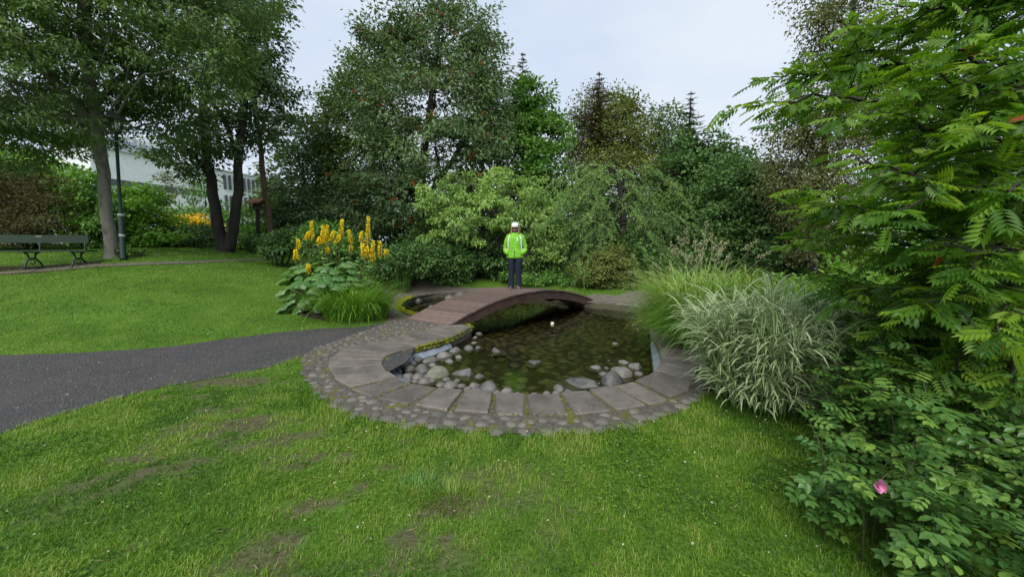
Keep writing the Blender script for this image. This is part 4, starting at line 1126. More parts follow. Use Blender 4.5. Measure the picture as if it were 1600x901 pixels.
# left: pale trunk behind the lamp, crown blown over the lawn
b = ground(176, 402); b[2] -= .05
tree('tall_tree', 'tall tree with pale leaning trunk and sweeping wind blown crown beside the lamp post', 'tree', b,
     [[(*b, .15), tp(165, 320, b[1], .13), tp(158, 235, b[1] - .1, .13), tp(140, 120, b[1] - .3, .11), tp(130, 0, b[1] - .5, .12), tp(120, -150, b[1] - .6, .06)],
      [tp(148, 165, b[1], .08), tp(200, 110, b[1] + 1.0, .06), tp(270, 60, 11.5, .05), tp(350, 10, 11.2, .03)],
      [tp(152, 200, b[1], .14), tp(70, 110, b[1] - 1, .1), tp(-20, 40, 8.6, .06)],
      [tp(153, 200, b[1], .10), tp(70, 172, 9.6, .06), tp(0, 172, 8.6, .05), tp(-80, 165, 8, .03)]],
     [blob(60, 40, 9.2, 110, 90, 1.6), blob(190, 30, 9.4, 100, 80, 1.6), blob(300, 20, 9.2, 80, 80, 1.4), blob(30, 150, 8.8, 90, 60, 1.4), blob(130, 125, 10.9, 90, 70, 1.0), blob(230, 110, 10.9, 80, 65, 1.0),
      blob(330, 100, 9.2, 50, 50, 1.0), blob(-60, 80, 8.5, 90, 100, 1.5), blob(70, 215, 10.2, 60, 40, .9), blob(0, 230, 9.4, 60, 40, 1.0), blob(250, 190, 11.2, 50, 38, .8), blob(140, 205, 11.4, 55, 38, .7), blob(150, -80, 9.4, 160, 90, 2), blob(350, -70, 9.4, 90, 80, 1.5), blob(-60, -40, 9, 110, 90, 1.6)],
     L_WILLOW, BARK_GREY, .105, 1.55, leaf_card(.36, .04, .12), 3, .22, 34, .28, .5, .75, .03, .006, limb_from=2.9)
b = ground(352, 393)
tree('twin_trunk_tree', 'dark tree forking into two trunks at the lawn edge', 'tree', b,
     [[(*b, .24), tp(340, 350, b[1], .19), tp(333, 300, b[1], .17), tp(322, 240, b[1], .14), tp(318, 170, b[1], .11), tp(330, 80, b[1], .08), tp(350, 0, b[1], .05), tp(350, -70, b[1], .03)],
      [(b[0] + .1, b[1], b[2], .22), tp(366, 350, b[1], .17), tp(372, 290, b[1], .15), tp(373, 240, b[1], .13), tp(382, 170, b[1], .10), tp(390, 90, b[1], .07), tp(390, 0, b[1], .04)],
      [tp(373, 240, b[1], .09), tp(345, 180, b[1] - .3, .06), tp(300, 110, b[1] - .8, .04)],
      [tp(330, 280, b[1], .08), tp(290, 230, b[1] - .4, .06), tp(240, 205, b[1] - .6, .03)]],
     [blob(330, 120, 13.6, 75, 70), blob(395, 60, 14, 45, 60), blob(380, 150, 14, 45, 45), blob(290, 205, 13.2, 60, 40), blob(260, 240, 13.6, 45, 25), blob(340, 215, 13.6, 45, 35), blob(405, 120, 14.4, 32, 45), blob(400, 0, 14, 45, 45), blob(330, 10, 14, 75, 70), blob(300, 255, 14, 35, 22), blob(400, 205, 14.6, 28, 28), blob(350, -90, 14, 90, 70), blob(415, 90, 14, 26, 40)],
     L_GREY, BARK_DARK, .115, 1.25, CARD, 4, .26, 30, .3, .55, .6, .08, .008)
b = gb(428, 385, 15.5)
tree('slender_tree', 'slender brown trunked tree leaning behind the bird house', 'tree', b,
     [[(*b, .14), tp(418, 330, 15.5, .12), tp(411, 270, 15.5, .10), tp(405, 210, 15.5, .08), tp(398, 150, 15.5, .05), tp(395, 110, 15.4, .03)],
      [tp(409, 240, 15.5, .06), tp(390, 190, 15.5, .04), tp(375, 150, 15.3, .025)], [tp(406, 215, 15.5, .06), tp(416, 180, 15.5, .04), tp(428, 150, 15.6, .02)]],
     [blob(400, 160, 15.5, 38, 35), blob(440, 185, 15.8, 30, 40), blob(420, 130, 15.5, 35, 25), blob(455, 150, 16, 18, 20)], L_GREY, BARK_BROWN, .11, 1.0, CARD, 5, .25, 22, .3, .5)
def bush_tree(name, label, px, Y, r0, blobs, mat, bark=BARK_DARK, **kw):
    b = gb(px, 400, Y); top = max(blobs, key=lambda x: x[0][2])[0]
    mid_ = b + (top - b) * .5 + np.array((.15, 0, 0))
    return tree(name, label, kw.pop('cat', 'tree'), b, [[(*b, r0), (*mid_, r0 * .6), (*top, r0 * .2)]] + kw.pop('more', []), blobs, mat, bark, **kw)
bush_tree('leafy_tree', 'airy green tree between the slender trunk and the big berry tree', 470, 19, .16,
     [blob(470, 210, 19, 35, 40), blob(455, 270, 18.5, 40, 45), blob(500, 250, 19, 40, 55), blob(470, 330, 18, 50, 40), blob(515, 180, 19.5, 20, 28), blob(440, 315, 18.5, 35, 40), blob(535, 320, 18.5, 35, 40)], L_GREY, size=.15, lai=1.9, seed=6, clump=.38)
bush_tree('birch_tree', 'light green tree whose crown merges with the big berry tree', 560, 19.5, .2,
     [blob(575, 130, 19.5, 45, 50), blob(545, 190, 19, 45, 50), blob(555, 260, 18.8, 50, 50), blob(530, 140, 19.6, 25, 25), blob(600, 80, 19.5, 38, 32), blob(520, 250, 19, 32, 40), blob(575, 330, 18.6, 45, 40)], L_MID2, size=.14, lai=1.9, seed=7, clump=.36)
b = gb(655, 400, 17)
tree('berry_tree', 'largest spreading tree full of red berry clusters behind the small maple', 'tree', b,
     [[(*b, .24), tp(655, 330, 17, .2), tp(665, 220, 17, .15), tp(680, 110, 17, .09), tp(690, 20, 17, .04)],
      [tp(655, 330, 17, .13), tp(610, 220, 17, .09), tp(590, 130, 17, .05), tp(585, 60, 17, .03)], [tp(660, 320, 17, .13), tp(730, 210, 16.8, .09), tp(755, 110, 16.8, .05)]],
     [blob(690, 60, 17, 60, 55), blob(630, 90, 17, 55, 50), blob(740, 100, 16.8, 50, 55), blob(680, 150, 16.2, 80, 60), blob(610, 180, 16.5, 60, 60), blob(750, 190, 16.4, 50, 60), blob(680, 230, 15.8, 85, 55), blob(600, 260, 16, 60, 50), blob(760, 250, 16.2, 40, 40), blob(640, 310, 15.8, 70, 45), blob(720, 300, 16, 60, 40), blob(575, 320, 16.2, 45, 45), blob(600, 55, 17.2, 35, 28), blob(655, 25, 17, 40, 24), blob(730, 45, 17, 36, 30), blob(765, 150, 16.8, 30, 45), blob(705, 12, 17, 25, 14), blob(575, 105, 17.3, 22, 18)],
     L_GREY, BARK_DARK, .15, 1.75, leaf_card(.42, .06, .1), 8, .34, 30, .35, .5, .65, .08, .010, berries=(BERRY, 300, .05))
bush_tree('glossy_tree', 'dense deep green tree right of the big berry tree', 835, 18, .2,
     [blob(825, 175, 18, 40, 35), blob(860, 215, 17.8, 32, 35), blob(810, 240, 17.6, 40, 45), blob(850, 265, 17.5, 38, 35), blob(835, 150, 18, 28, 20), blob(800, 195, 18, 30, 40), blob(870, 290, 17.6, 30, 30), blob(875, 190, 18, 16, 22)], L_MID, size=.15, lai=2.6, seed=9, clump=.3, per=34)
bush_tree('brown_birch', 'thin brownish birch rising above the weeping larch', 930, 21, .15,
     [blob(915, 170, 21, 20, 28), blob(940, 165, 21, 18, 26), blob(900, 205, 20.6, 20, 28), blob(950, 215, 21, 24, 34), blob(935, 145, 21, 14, 16), blob(905, 250, 20.6, 26, 30), blob(925, 205, 21, 20, 30), blob(888, 235, 20.6, 14, 20)], L_BROWN, BARK_DARK, size=.11, lai=1.5, seed=10, clump=.4)
bush_tree('olive_tree_crown', 'olive green tree with lighter crown above the weeping larch', 985, 20, .17,
     [blob(975, 180, 20, 24, 28), blob(960, 225, 19.6, 36, 36), blob(998, 225, 19.6, 26, 32), blob(975, 150, 20, 11, 18), blob(990, 170, 20, 14, 20), blob(950, 190, 20, 18, 24), blob(940, 260, 19, 45, 30), blob(1000, 260, 19, 40, 25)], L_OLIVE, size=.13, lai=2.2, seed=11, clump=.36)
bush_tree('gapped_tree', 'loose green tree with sky gaps beside the pointed spruce', 1035, 20.5, .15,
     [blob(1030, 185, 20.5, 22, 30), blob(1025, 225, 20.2, 32, 35), blob(1060, 225, 20.5, 30, 30), blob(1040, 260, 20, 40, 30), blob(1065, 190, 21, 16, 18)], L_GREY, size=.14, lai=1.5, seed=12, clump=.36)
bush_tree('round_tree', 'rounded dark green tree under the pointed spruce', 1110, 17.5, .2,
     [blob(1090, 240, 17.5, 45, 35), blob(1130, 260, 17.3, 35, 30), blob(1060, 280, 17, 45, 35), blob(1110, 310, 16.6, 55, 45), blob(1080, 350, 16.4, 60, 45), blob(1030, 345, 16.4, 55, 45), blob(1000, 390, 15.8, 50, 35)], L_DARK, size=.15, lai=2.9, seed=13, clump=.33, per=34)
bush_tree('big_shrub', 'broad rounded mid green shrub between spruce and brown birch', 1175, 13, .12,
     [blob(1160, 300, 13.2, 60, 45), blob(1210, 330, 13, 55, 50), blob(1130, 350, 13, 45, 50), blob(1180, 390, 12.6, 80, 50), blob(1110, 400, 12.8, 50, 45), blob(1240, 390, 12.4, 50, 50), blob(1150, 270, 13.4, 35, 22)], L_DARK, size=.105, lai=3.0, seed=14, clump=.26, per=34, cat='shrub', names=('stems', 'foliage'))
b = gb(1275, 420, 10.5)
tree('weeping_birch', 'tall weeping birch with brownish hanging twigs behind the near rowan', 'tree', b,
     [[(*b, .17), tp(1272, 350, 10.5, .14), tp(1285, 260, 10.5, .11), tp(1300, 160, 10.5, .08), tp(1330, 40, 10.5, .05), tp(1340, -80, 10.5, .02)], [tp(1285, 260, 10.5, .06), tp(1250, 190, 10.4, .04), tp(1220, 170, 10.3, .02)], [tp(1275, 330, 10.5, .07), tp(1235, 280, 10.2, .04), tp(1205, 265, 10, .02)]],
     [blob(1250, 230, 10.4, 45, 60), blob(1225, 270, 10.2, 35, 50), blob(1290, 180, 10.5, 50, 60), blob(1280, 310, 10.2, 50, 60), blob(1300, 80, 10.6, 40, 60), blob(1340, 30, 10.6, 50, 50), blob(1280, 40, 10.6, 22, 35), blob(1340, 250, 10.3, 50, 70), blob(1380, 130, 10.5, 60, 70), blob(1300, 380, 10, 50, 40), blob(1230, 200, 10.4, 25, 30), blob(1330, -60, 10.6, 70, 50)],
     L_BROWN, BARK_DARK, .065, 1.25, CARD, 15, .26, 40, .7, .9, .3, .05, .006)
bush_tree('shadowed_tree', 'dark leafy tree closing the view behind the near rowan', 1420, 10.5, .2,
     [blob(1420, 330, 10.5, 90, 80), blob(1520, 280, 10, 90, 90), blob(1600, 200, 10, 90, 90), blob(1440, 230, 10.6, 60, 60), blob(1380, 400, 10, 70, 50), blob(1520, 400, 9.6, 100, 70), blob(1680, 330, 9, 110, 130)], L_MID, size=.13, lai=1.4, seed=16, clump=.33)

# small pale maple over the lawn behind the bridge
b = ground(737, 438)
tree('small_maple', 'small spreading maple with pale green drooping leaves behind the person', 'tree', b,
     [[(*b, .12), tp(748, 405, b[1], .10), tp(768, 385, b[1], .085), tp(790, 360, b[1] - .2, .06), tp(815, 330, b[1] - .3, .03)], [tp(752, 400, b[1], .07), tp(735, 370, b[1] - .2, .05), tp(705, 335, b[1] - .4, .03)],
      [tp(768, 385, b[1], .07), tp(800, 378, b[1] - .2, .05), tp(840, 355, b[1] - .3, .03)], [tp(748, 403, b[1], .06), tp(755, 355, b[1], .05), tp(760, 300, b[1] + .2, .03)]],
     [blob(690, 318, b[1] - .3, 42, 22), blob(675, 305, b[1], 28, 14), blob(745, 295, b[1], 48, 26), blob(800, 305, b[1], 45, 26), blob(845, 315, b[1], 30, 24), blob(765, 330, b[1] - .7, 50, 24), blob(715, 345, b[1] - .7, 38, 24), blob(690, 370, b[1] - .6, 22, 16), blob(735, 368, b[1] - .9, 25, 14), blob(820, 345, b[1] - .5, 40, 26), blob(855, 360, b[1] - .2, 26, 34), blob(862, 398, b[1], 22, 24), blob(838, 390, b[1] - .2, 26, 20), blob(785, 275, b[1] + .4, 28, 14), blob(832, 288, b[1] + .2, 20, 12), blob(715, 285, b[1] + .2, 24, 14)],
     L_MAPLE, BARK_DARK, .105, 2.0, leaf_card(.5, .08, .15), 17, .17, 30, .6, .6, .5, .05, .006)

# weeping larch: long hanging branches
r_ = np.random.default_rng(18)
b = gb(968, 420, 14); top = at(965, 262, 14)
larch = thing('weeping_larch', 'weeping larch with long drooping grey green needle branches', 'tree', b)
g = Geo(); gl_ = Geo()
tube(g, spline([(*b,), tuple(b + (top - b) * .5 + np.array((.2, 0, 0))), (*top,)], 6), np.linspace(.16, .06, 13), 8)
LP, LD, LS, LR = [], [], [], []
for k in range(58):
    az = r_.uniform(0, 6.28); hz_ = r_.uniform(.45, 1.0); st = b + (top - b) * hz_
    ln = r_.uniform(1.4, 3.4) * (1.15 if math.cos(az) > .3 else 1.0); rise = r_.uniform(-.1, .45); fall = r_.uniform(.6, 2.2) if k % 3 else r_.uniform(1.5, 3.0)
    tt = np.linspace(0, 1, 14); d = np.array((math.cos(az), math.sin(az) * .75, 0))
    path = st + d * (ln * tt)[:, None] + np.array((0, 0, 1)) * (rise * np.sin(tt * 2) * 1.2 - fall * tt ** 2.6)[:, None]
    path[:, 2] = np.maximum(path[:, 2], b[2] + .5)
    tube(g, path, np.linspace(.03, .006, 14), 5, cap=False)
    for j in range(3, 14):
        for s in range(2):
            tl = r_.uniform(.25, .8); q0 = path[j] + r_.normal(0, .03, 3)
            dd = norm(d * r_.uniform(.2, 1) + r_.normal(0, .5, 3) * np.array((1, 1, .3)))
            u = np.linspace(0, 1, 16)[:, None]
            tw = q0 + dd * tl * u + np.array((0, 0, -1.0)) * (tl * r_.uniform(.5, 1.1)) * u ** 1.7
            twigs(g, tw[[0, 8]], tw[[8, 15]], .005, .003)
            for q in range(3):
                LP.append(tw); LD.append(norm(r_.normal(size=(16, 3)) + dd * .5)); LS.append(r_.uniform(.06, .10, 16)); LR.append(np.full(16, np.clip(r_.uniform(0, 1) * .6 + .4 * hz_, 0, 1)))
LP, LD, LS, LR = map(np.concatenate, (LP, LD, LS, LR))
leaves(gl_, LP, LD, norm(r_.normal(size=LP.shape) + np.array((0, 0, .6))), LS, leaf_card(.22, .03, .0), LR)
part(g, 'trunk', BARK_DARK, larch, smooth=True); part(gl_, 'crown', L_LARCH, larch)

def spruce(label, px, pytop, Y, width, mat=L_SPRUCE, seed=1, reach=6.0):
    r_ = np.random.default_rng(seed)
    top = at(px, pytop, Y); x = top[0]; z0 = H(x, Y)[0]
    root = thing('spruce', label, 'tree', (x, Y, z0)); g = Geo()
    tube(g, [(x, Y, z0), (x, Y, (z0 + top[2]) / 2), (*top,)], [.16, .1, .012], 7)
    lv = Geo(); P, D, S, RN = [], [], [], []
    z = top[2] - .12; k = 0
    while z > max(top[2] - reach, z0 + 1):
        dt = top[2] - z; ln = min(width, .12 + dt * .36); nb = 6
        for j in range(nb):
            az = r_.uniform(0, 6.28); l = ln * r_.uniform(.75, 1.15); d = np.array((math.cos(az), math.sin(az), 0))
            n_ = max(5, int(l / .035)); u = np.linspace(.05, 1, n_)[:, None]
            q = np.array((x, Y, z)) + d * l * u + np.array((0, 0, 1)) * (-.22 * l * u + .22 * l * u ** 2.5)
            twigs(g, q[:1], q[-1:], .012, .004)
            sd = np.array((-d[1], d[0], 0))
            for s in (-1, 1, 0):
                w = (.16 * (1 - u * .75) * (.5 + l)) if s else 0
                P.append(q); D.append(norm(d * .8 + sd * s * .9 + np.array((0, 0, -.12 if s else .3)) + r_.normal(0, .15, (n_, 3)))); S.append((.10 + .10 * l) * (1 - u[:, 0] * .5) * r_.uniform(.7, 1.2, n_)); RN.append(np.clip(r_.uniform(0, 1, n_) * .6 + .4 * u[:, 0], 0, 1))
        z -= r_.uniform(.16, .26) * (1 + dt * .03); k += 1
    P, D, S, RN = map(np.concatenate, (P, D, S, RN))
    leaves(lv, P, D, norm(r_.normal(0, .3, P.shape) + np.array((0, 0, 1))), S, leaf_card(.26, .03, .05), RN)
    part(g, 'trunk', BARK_DARK, root, smooth=True); part(lv, 'crown', mat, root)
L_CONE = m_leaf('leaf_spruce_rusty', [(.025, .030, .016), (.050, .045, .028), (.11, .065, .045)], .55, .1)
spruce('dark spruce showing behind the shoulder of the big berry tree', 752, 22, 20, 1.6, seed=21, reach=7)
spruce('spruce with rusty cone laden top just right of the berry tree', 817, 82, 21, 1.5, L_CONE, seed=22)
spruce('small rusty spruce tip poking above the brownish birch', 937, 112, 19.8, 1.3, L_CONE, seed=23, reach=4)
spruce('pointed slim spruce above the rounded dark tree', 1080, 142, 17.8, 1.9, seed=24, reach=6)

# ------------------------------------------------------------------ shrubs
def shrub(name, label, px, py, Y, blobs, mat, r0=.03, **kw):
    b = gb(px, py, Y)
    kw.setdefault('names', ('stems', 'foliage')); kw.setdefault('clump', .2); kw.setdefault('limb_r', .025); kw.setdefault('twig_r', .005)
    c = np.mean([x[0] for x in blobs], 0)
    st = []
    for k in range(4):
        a_ = k * 1.57 + .4; e = np.array((math.cos(a_) * .35, math.sin(a_) * .3, 0))
        st.append([(*(b + e * .3), r0), (*((b + c) / 2 + e * .7), r0 * .8), (*(c + e + np.array((0, 0, .1))), r0 * .4)])
    return tree(name, label, kw.pop('cat', 'shrub'), b, st, blobs, mat, kw.pop('bark', BARK_DARK), zmin=b[2] + .02, **kw)
shrub('rusty_shrub', 'brown tinged feathery shrub behind the bench', 50, 375, 12.5, [blob(20, 300, 12.5, 70, 45), blob(70, 330, 12.2, 45, 35), blob(-40, 310, 12, 70, 60), blob(30, 350, 12, 60, 30), blob(60, 290, 12.6, 40, 30), blob(-20, 368, 12, 60, 14), blob(60, 366, 12, 50, 14), blob(-90, 350, 11.5, 60, 40)], L_RUST, size=.085, lai=2.0, seed=31, tpl=CARD_N)
shrub('lime_shrub', 'bright yellow green shrub above the rusty shrub', 70, 370, 14.5, [blob(60, 285, 14.5, 60, 35), blob(110, 300, 14.3, 45, 40), blob(20, 270, 14.6, 50, 30), blob(-40, 260, 14.5, 60, 40)], L_BRIGHT, size=.10, lai=2.6, seed=32)
shrub('leafy_shrub', 'glossy bright green shrub behind the pale trunk', 135, 380, 13, [blob(135, 320, 13, 40, 45), blob(120, 355, 12.6, 35, 30), blob(160, 345, 12.8, 35, 38)], L_MID, size=.12, lai=3, seed=33)
shrub('yellow_green_shrub', 'rounded yellow green shrub right of the lamp post', 220, 380, 14, [blob(215, 335, 14, 40, 40), blob(240, 355, 13.6, 38, 28), blob(195, 350, 13.6, 30, 35), blob(225, 310, 14.2, 28, 22)], L_BRIGHT, size=.11, lai=3, seed=34)
shrub('border_shrub', 'low dark green border shrub under the yellow flowers', 290, 385, 15, [blob(280, 370, 15, 35, 16), blob(315, 368, 15.2, 25, 18), blob(255, 370, 14.8, 22, 16)], L_DARK, size=.09, lai=3, seed=35)
shrub('trunk_foot_shrub', 'small dark plant at the foot of the lamp post', 202, 402, 10.3, [blob(203, 395, 10.3, 9, 12)], L_MID, size=.07, lai=3, seed=36, clump=.08)
shrub('dome_shrub', 'dark rounded shrub at the foot of the bird house', 398, 388, 14.6, [blob(398, 381, 14.6, 14, 9)], L_DARK, size=.07, lai=3.5, seed=37, clump=.1)
shrub('dense_shrub', 'dense dark green shrub left of the yellow flower spikes', 440, 405, 12.2, [blob(440, 380, 12.2, 26, 24), blob(460, 375, 12.4, 22, 22), blob(425, 390, 12, 15, 14)], L_DARK, size=.085, lai=3.5, seed=38, clump=.14)
shrub('silver_shrub', 'grey green shrub hanging over the slender brown trunk foot', 455, 360, 17, [blob(465, 330, 17, 45, 28), blob(440, 345, 16.6, 35, 24), blob(500, 345, 16.6, 45, 28)], L_GREY, size=.12, lai=2.6, seed=39)
shrub('pale_border_plant', 'light green border plants right of the forked trunks', 375, 385, 15.5, [blob(375, 372, 15.5, 28, 14), blob(345, 372, 15.8, 20, 12), blob(410, 368, 15.8, 20, 14)], L_BRIGHT, size=.09, lai=2.6, seed=40, clump=.14)
shrub('green_backdrop_shrub', 'green shrub mass behind the forked trunks', 330, 365, 18, [blob(330, 345, 18, 40, 26), blob(380, 345, 18, 40, 28), blob(290, 352, 18, 30, 20), blob(420, 335, 18, 35, 30)], L_MID, size=.12, lai=2.0, seed=41)
for i, (px, dx) in enumerate([(265, 'left'), (345, 'mid'), (312, 'right')]):
    pass
shrub('hedge_plant', 'low green hedge running from the iris clump to the small maple', 640, 425, 12.5, [blob(600, 405, 12, 50, 26), blob(650, 405, 12.6, 50, 28), blob(700, 405, 13.6, 45, 28), blob(560, 395, 11.8, 40, 26)], L_DARK, size=.085, lai=3.2, seed=42)
shrub('bright_shrub', 'fresh green shrub peeping behind the yellow flower spikes', 510, 400, 11.2, [blob(500, 375, 11.2, 32, 24), blob(535, 382, 11.2, 26, 22)], L_MID, size=.08, lai=2.8, seed=43)
shrub('dark_undergrowth', 'dark undergrowth shrub beneath the small maple', 745, 425, 15, [blob(760, 395, 15, 70, 40), blob(690, 385, 15, 60, 40), blob(830, 400, 15, 50, 40)], L_DARK, size=.11, lai=3, seed=44)
shrub('ground_cover', 'low leafy ground cover along the lawn behind the person', 855, 440, 13.5, [blob(840, 433, 13.4, 35, 9), blob(880, 436, 13.2, 30, 9), blob(905, 438, 13, 25, 10), blob(810, 428, 13.8, 30, 9)], L_MID, size=.07, lai=3.2, seed=45, clump=.12)
shrub('rounded_shrub', 'pale speckled rounded shrub below the weeping larch', 950, 448, 12.4, [blob(950, 410, 12.4, 38, 25), blob(930, 430, 12.2, 32, 18), blob(970, 428, 12.2, 28, 20), blob(965, 400, 12.6, 24, 16)], L_OLIVE, size=.075, lai=3, seed=46, clump=.14)
shrub('shaded_shrub', 'dark shaded shrub behind the pale plate stand', 1010, 445, 13.6, [blob(1010, 415, 13.6, 45, 32), blob(1050, 420, 13.4, 40, 32), blob(985, 395, 14, 35, 30), blob(1090, 425, 12.8, 40, 30)], L_DARK, size=.10, lai=3.2, seed=47)
BACKS = [(520, 'tall dark shrub closing the gap behind the airy green tree'), (620, 'tall dark shrub behind the big berry tree trunk'), (720, 'tall dark shrub behind the small maple crown'), (820, 'tall dark shrub behind the glossy green tree'), (910, 'tall dark shrub behind the weeping larch'), (1010, 'tall dark shrub behind the loose gapped tree'), (1110, 'tall dark shrub behind the rounded dark tree'), (1210, 'tall dark shrub behind the broad rounded shrub')]
for i, (px, lab) in enumerate(BACKS):
    shrub('tall_shrub', lab, px, 395, 22, [blob(px, 340, 22, 60, 50), blob(px - 35, 380, 21.6, 45, 30), blob(px + 35, 375, 21.6, 45, 34), blob(px + 10, 300, 22.2, 40, 30)], L_DARK, size=.2, lai=2.4, seed=50 + i, clump=.4, per=24, limbs=False, group='tall shrubs along the back of the garden')
# flowering border far left
def flower_mass(name, label, px, py, Y, w, h, mat, cnt, size, seed, stemm=L_MID):
    r_ = np.random.default_rng(seed); b = gb(px, py, Y); root = thing(name, label, 'flowers', b)
    c = at(px, py, Y); s = pxm(Y)
    P = c + r_.normal(0, 1, (cnt, 3)) * np.array((w * s * .5, w * s * .25, h * s * .45))
    g = Geo(); leaves(g, P, norm(r_.normal(size=(cnt, 3))), norm(r_.normal(size=(cnt, 3)) * .5 + np.array((0, -.5, .7))), size * r_.uniform(.6, 1.2, cnt), CARD_W, r_.uniform(0, 1, cnt)); part(g, 'blossom', mat, root)
    g = Geo(); k = cnt // 6; sel = P[:k]; twigs(g, np.column_stack([sel[:, :2] * .9 + c[:2] * .1, np.full(k, b[2] - .02)]), sel, .012, .006)
    Q = np.repeat(sel, 8, 0); Q[:, 2] = b[2] + (Q[:, 2] - b[2]) * r_.uniform(0, .95, len(Q)); Q[:, :2] += r_.normal(0, .1, (len(Q), 2))
    leaves(g, Q, norm(r_.normal(size=Q.shape)), norm(r_.normal(size=Q.shape) + np.array((0, 0, .6))), r_.uniform(.06, .14, len(Q)), CARD, r_.uniform(0, 1, len(Q)))
    part(g, 'stems', stemm, root)
flower_mass('yellow_flowers', 'yellow flower mass in the border below the white building', 305, 346, 16.5, 30, 14, L_YELLOW, 420, .12, 61)
flower_mass('golden_flowers', 'smaller golden flower patch left of the yellow mass', 268, 344, 16, 18, 10, L_YELLOW, 160, .11, 62)
flower_mass('white_flowers', 'white blossoms in the border right of the forked trunks', 385, 374, 16, 26, 12, L_WHITE, 130, .07, 63)
flower_mass('pale_flowers', 'scattered white blossoms left of the forked trunks', 310, 370, 14.6, 40, 8, L_WHITE, 70, .06, 64)
for i, (px, Y, top_, lab) in enumerate([(258, 24, 275, 'thin bare young tree in front of the white building'), (300, 22, 282, 'narrow young tree between border and white building'), (318, 20, 270, 'slim green sapling just left of the forked trunks')]):
    bush_tree('sapling', lab, px, Y, .05, [blob(px, top_ + 15, Y, 13, 22), blob(px + 3, top_ + 45, Y, 12, 20)], [L_BROWN, L_GREY, L_MID][i], size=.12, lai=.9, seed=70 + i, clump=.25, per=16)
# ------------------------------------------------------------------ flowering clump by the path
r_ = np.random.default_rng(80)
def big_leaf_mesh(name, seed, mat):
    """a broad lobed leaf, unit radius, stalk at the notch"""
    q = np.random.default_rng(seed); n_ = 22
    a = np.linspace(R(-155), R(155), n_); ph = q.uniform(0, 6.28)
    rad = (.95 + .12 * np.sin(a * 7 + ph) + .08 * np.sin(a * 3 + ph * 2)) * (1 - .18 * (np.abs(a) / R(155)) ** 3)
    rings = [(.35, .05), (.7, .03), (1.0, -.10)]
    V = [(0, 0, 0)]
    for f, z in rings:
        V += [(rad[i] * f * math.cos(a[i]), rad[i] * f * math.sin(a[i]), z + .07 * f * math.sin(a[i] * 5 + ph) - .12 * f * f * abs(math.sin(a[i]))) for i in range(n_)]
    T, Q = [], []
    for i in range(n_ - 1):
        T.append((0, 1 + i, 2 + i))
        for k in range(2): Q.append((1 + k * n_ + i, 1 + (k + 1) * n_ + i, 2 + (k + 1) * n_ + i, 2 + k * n_ + i))
    g = Geo(); g.add(V, T, Q, q.uniform(0, 1)); return g.mesh(name, mat, smooth=True)
def orient(d, nr):
    x = norm(np.asarray(d, float)); z = np.asarray(nr, float); z = norm(z - (z @ x) * x); y = np.cross(z, x)
    return Matrix(((x[0], y[0], z[0]), (x[1], y[1], z[1]), (x[2], y[2], z[2]))).to_euler()
L_BIG = m_leaf('leaf_broad', [(.020, .056, .014), (.035, .080, .022), (.060, .105, .038)], .36, .25, .45)
cb_ = ground(515, 492); cb_[1] += .55; cb_[0] *= cb_[1] / (cb_[1] - .55); cb_[2] = H(cb_[0], cb_[1])[0]
lig = thing('ligularia_clump', 'broad leaved clump with tall yellow flower spikes beside the path', 'plant', cb_)
LM = [big_leaf_mesh('leaf', s, L_BIG) for s in range(8)]
gs = Geo()
LX, LYy, LZ = 1.12, .85, 1.12
for k in range(230):
    u = r_.uniform(0, 1); az = r_.uniform(0, 6.28); el = math.asin(r_.uniform(0, 1) ** 1.25) if u < .8 else r_.uniform(.1, 1.2)
    el = max(el, .0)
    d = np.array((math.cos(az) * math.cos(el), math.sin(az) * math.cos(el), math.sin(el)))
    rr = r_.uniform(.72, 1.02)
    p = cb_ + d * np.array((LX, LYy, LZ)) * rr + np.array((0, 0, .05))
    s = r_.uniform(.10, .20) * (1.1 if el > .5 else .85)
    out = norm(np.array((d[0], d[1], 0)) + r_.normal(0, .25, 3) * np.array((1, 1, .3)))
    dirv = out + np.array((0, 0, -.35 - .5 * (1 - math.sin(el))))
    nr = np.array((0, 0, 1.0)) + d * .7 + r_.normal(0, .15, 3)
    o = link('leaf', LM[k % 8], lig, p - cb_, orient(dirv, nr), (s, s * r_.uniform(.9, 1.15), s))
    ft = cb_ + np.array((d[0] * .35, d[1] * .3, 0)); mid_ = (ft + p) / 2 + np.array((0, 0, .12))
    tube(gs, [ft, mid_, p], [.012, .009, .006], 4, cap=False)
ZX, ZY, ZS = 410, 330, 1 / 4.742
SPIKES = [(265, 205, 280), (245, 285, 362), (365, 75, 215), (450, 105, 245), (482, 103, 240), (530, 145, 220), (592, 58, 205), (641, 138, 240), (655, 252, 300), (567, 180, 235), (736, 148, 232), (787, 40, 250), (740, 240, 350), (775, 262, 340), (820, 218, 370), (872, 224, 345), (915, 284, 325), (340, 390, 462), (480, 262, 312), (424, 192, 250), (345, 150, 210)]
FLM = m_leaf('petal_spike', [(.30, .20, .02), (.85, .60, .01), (.95, .76, .015), (.97, .86, .05)], .6, .25, .2, (1.1, 1.0, .6))
gst = Geo()
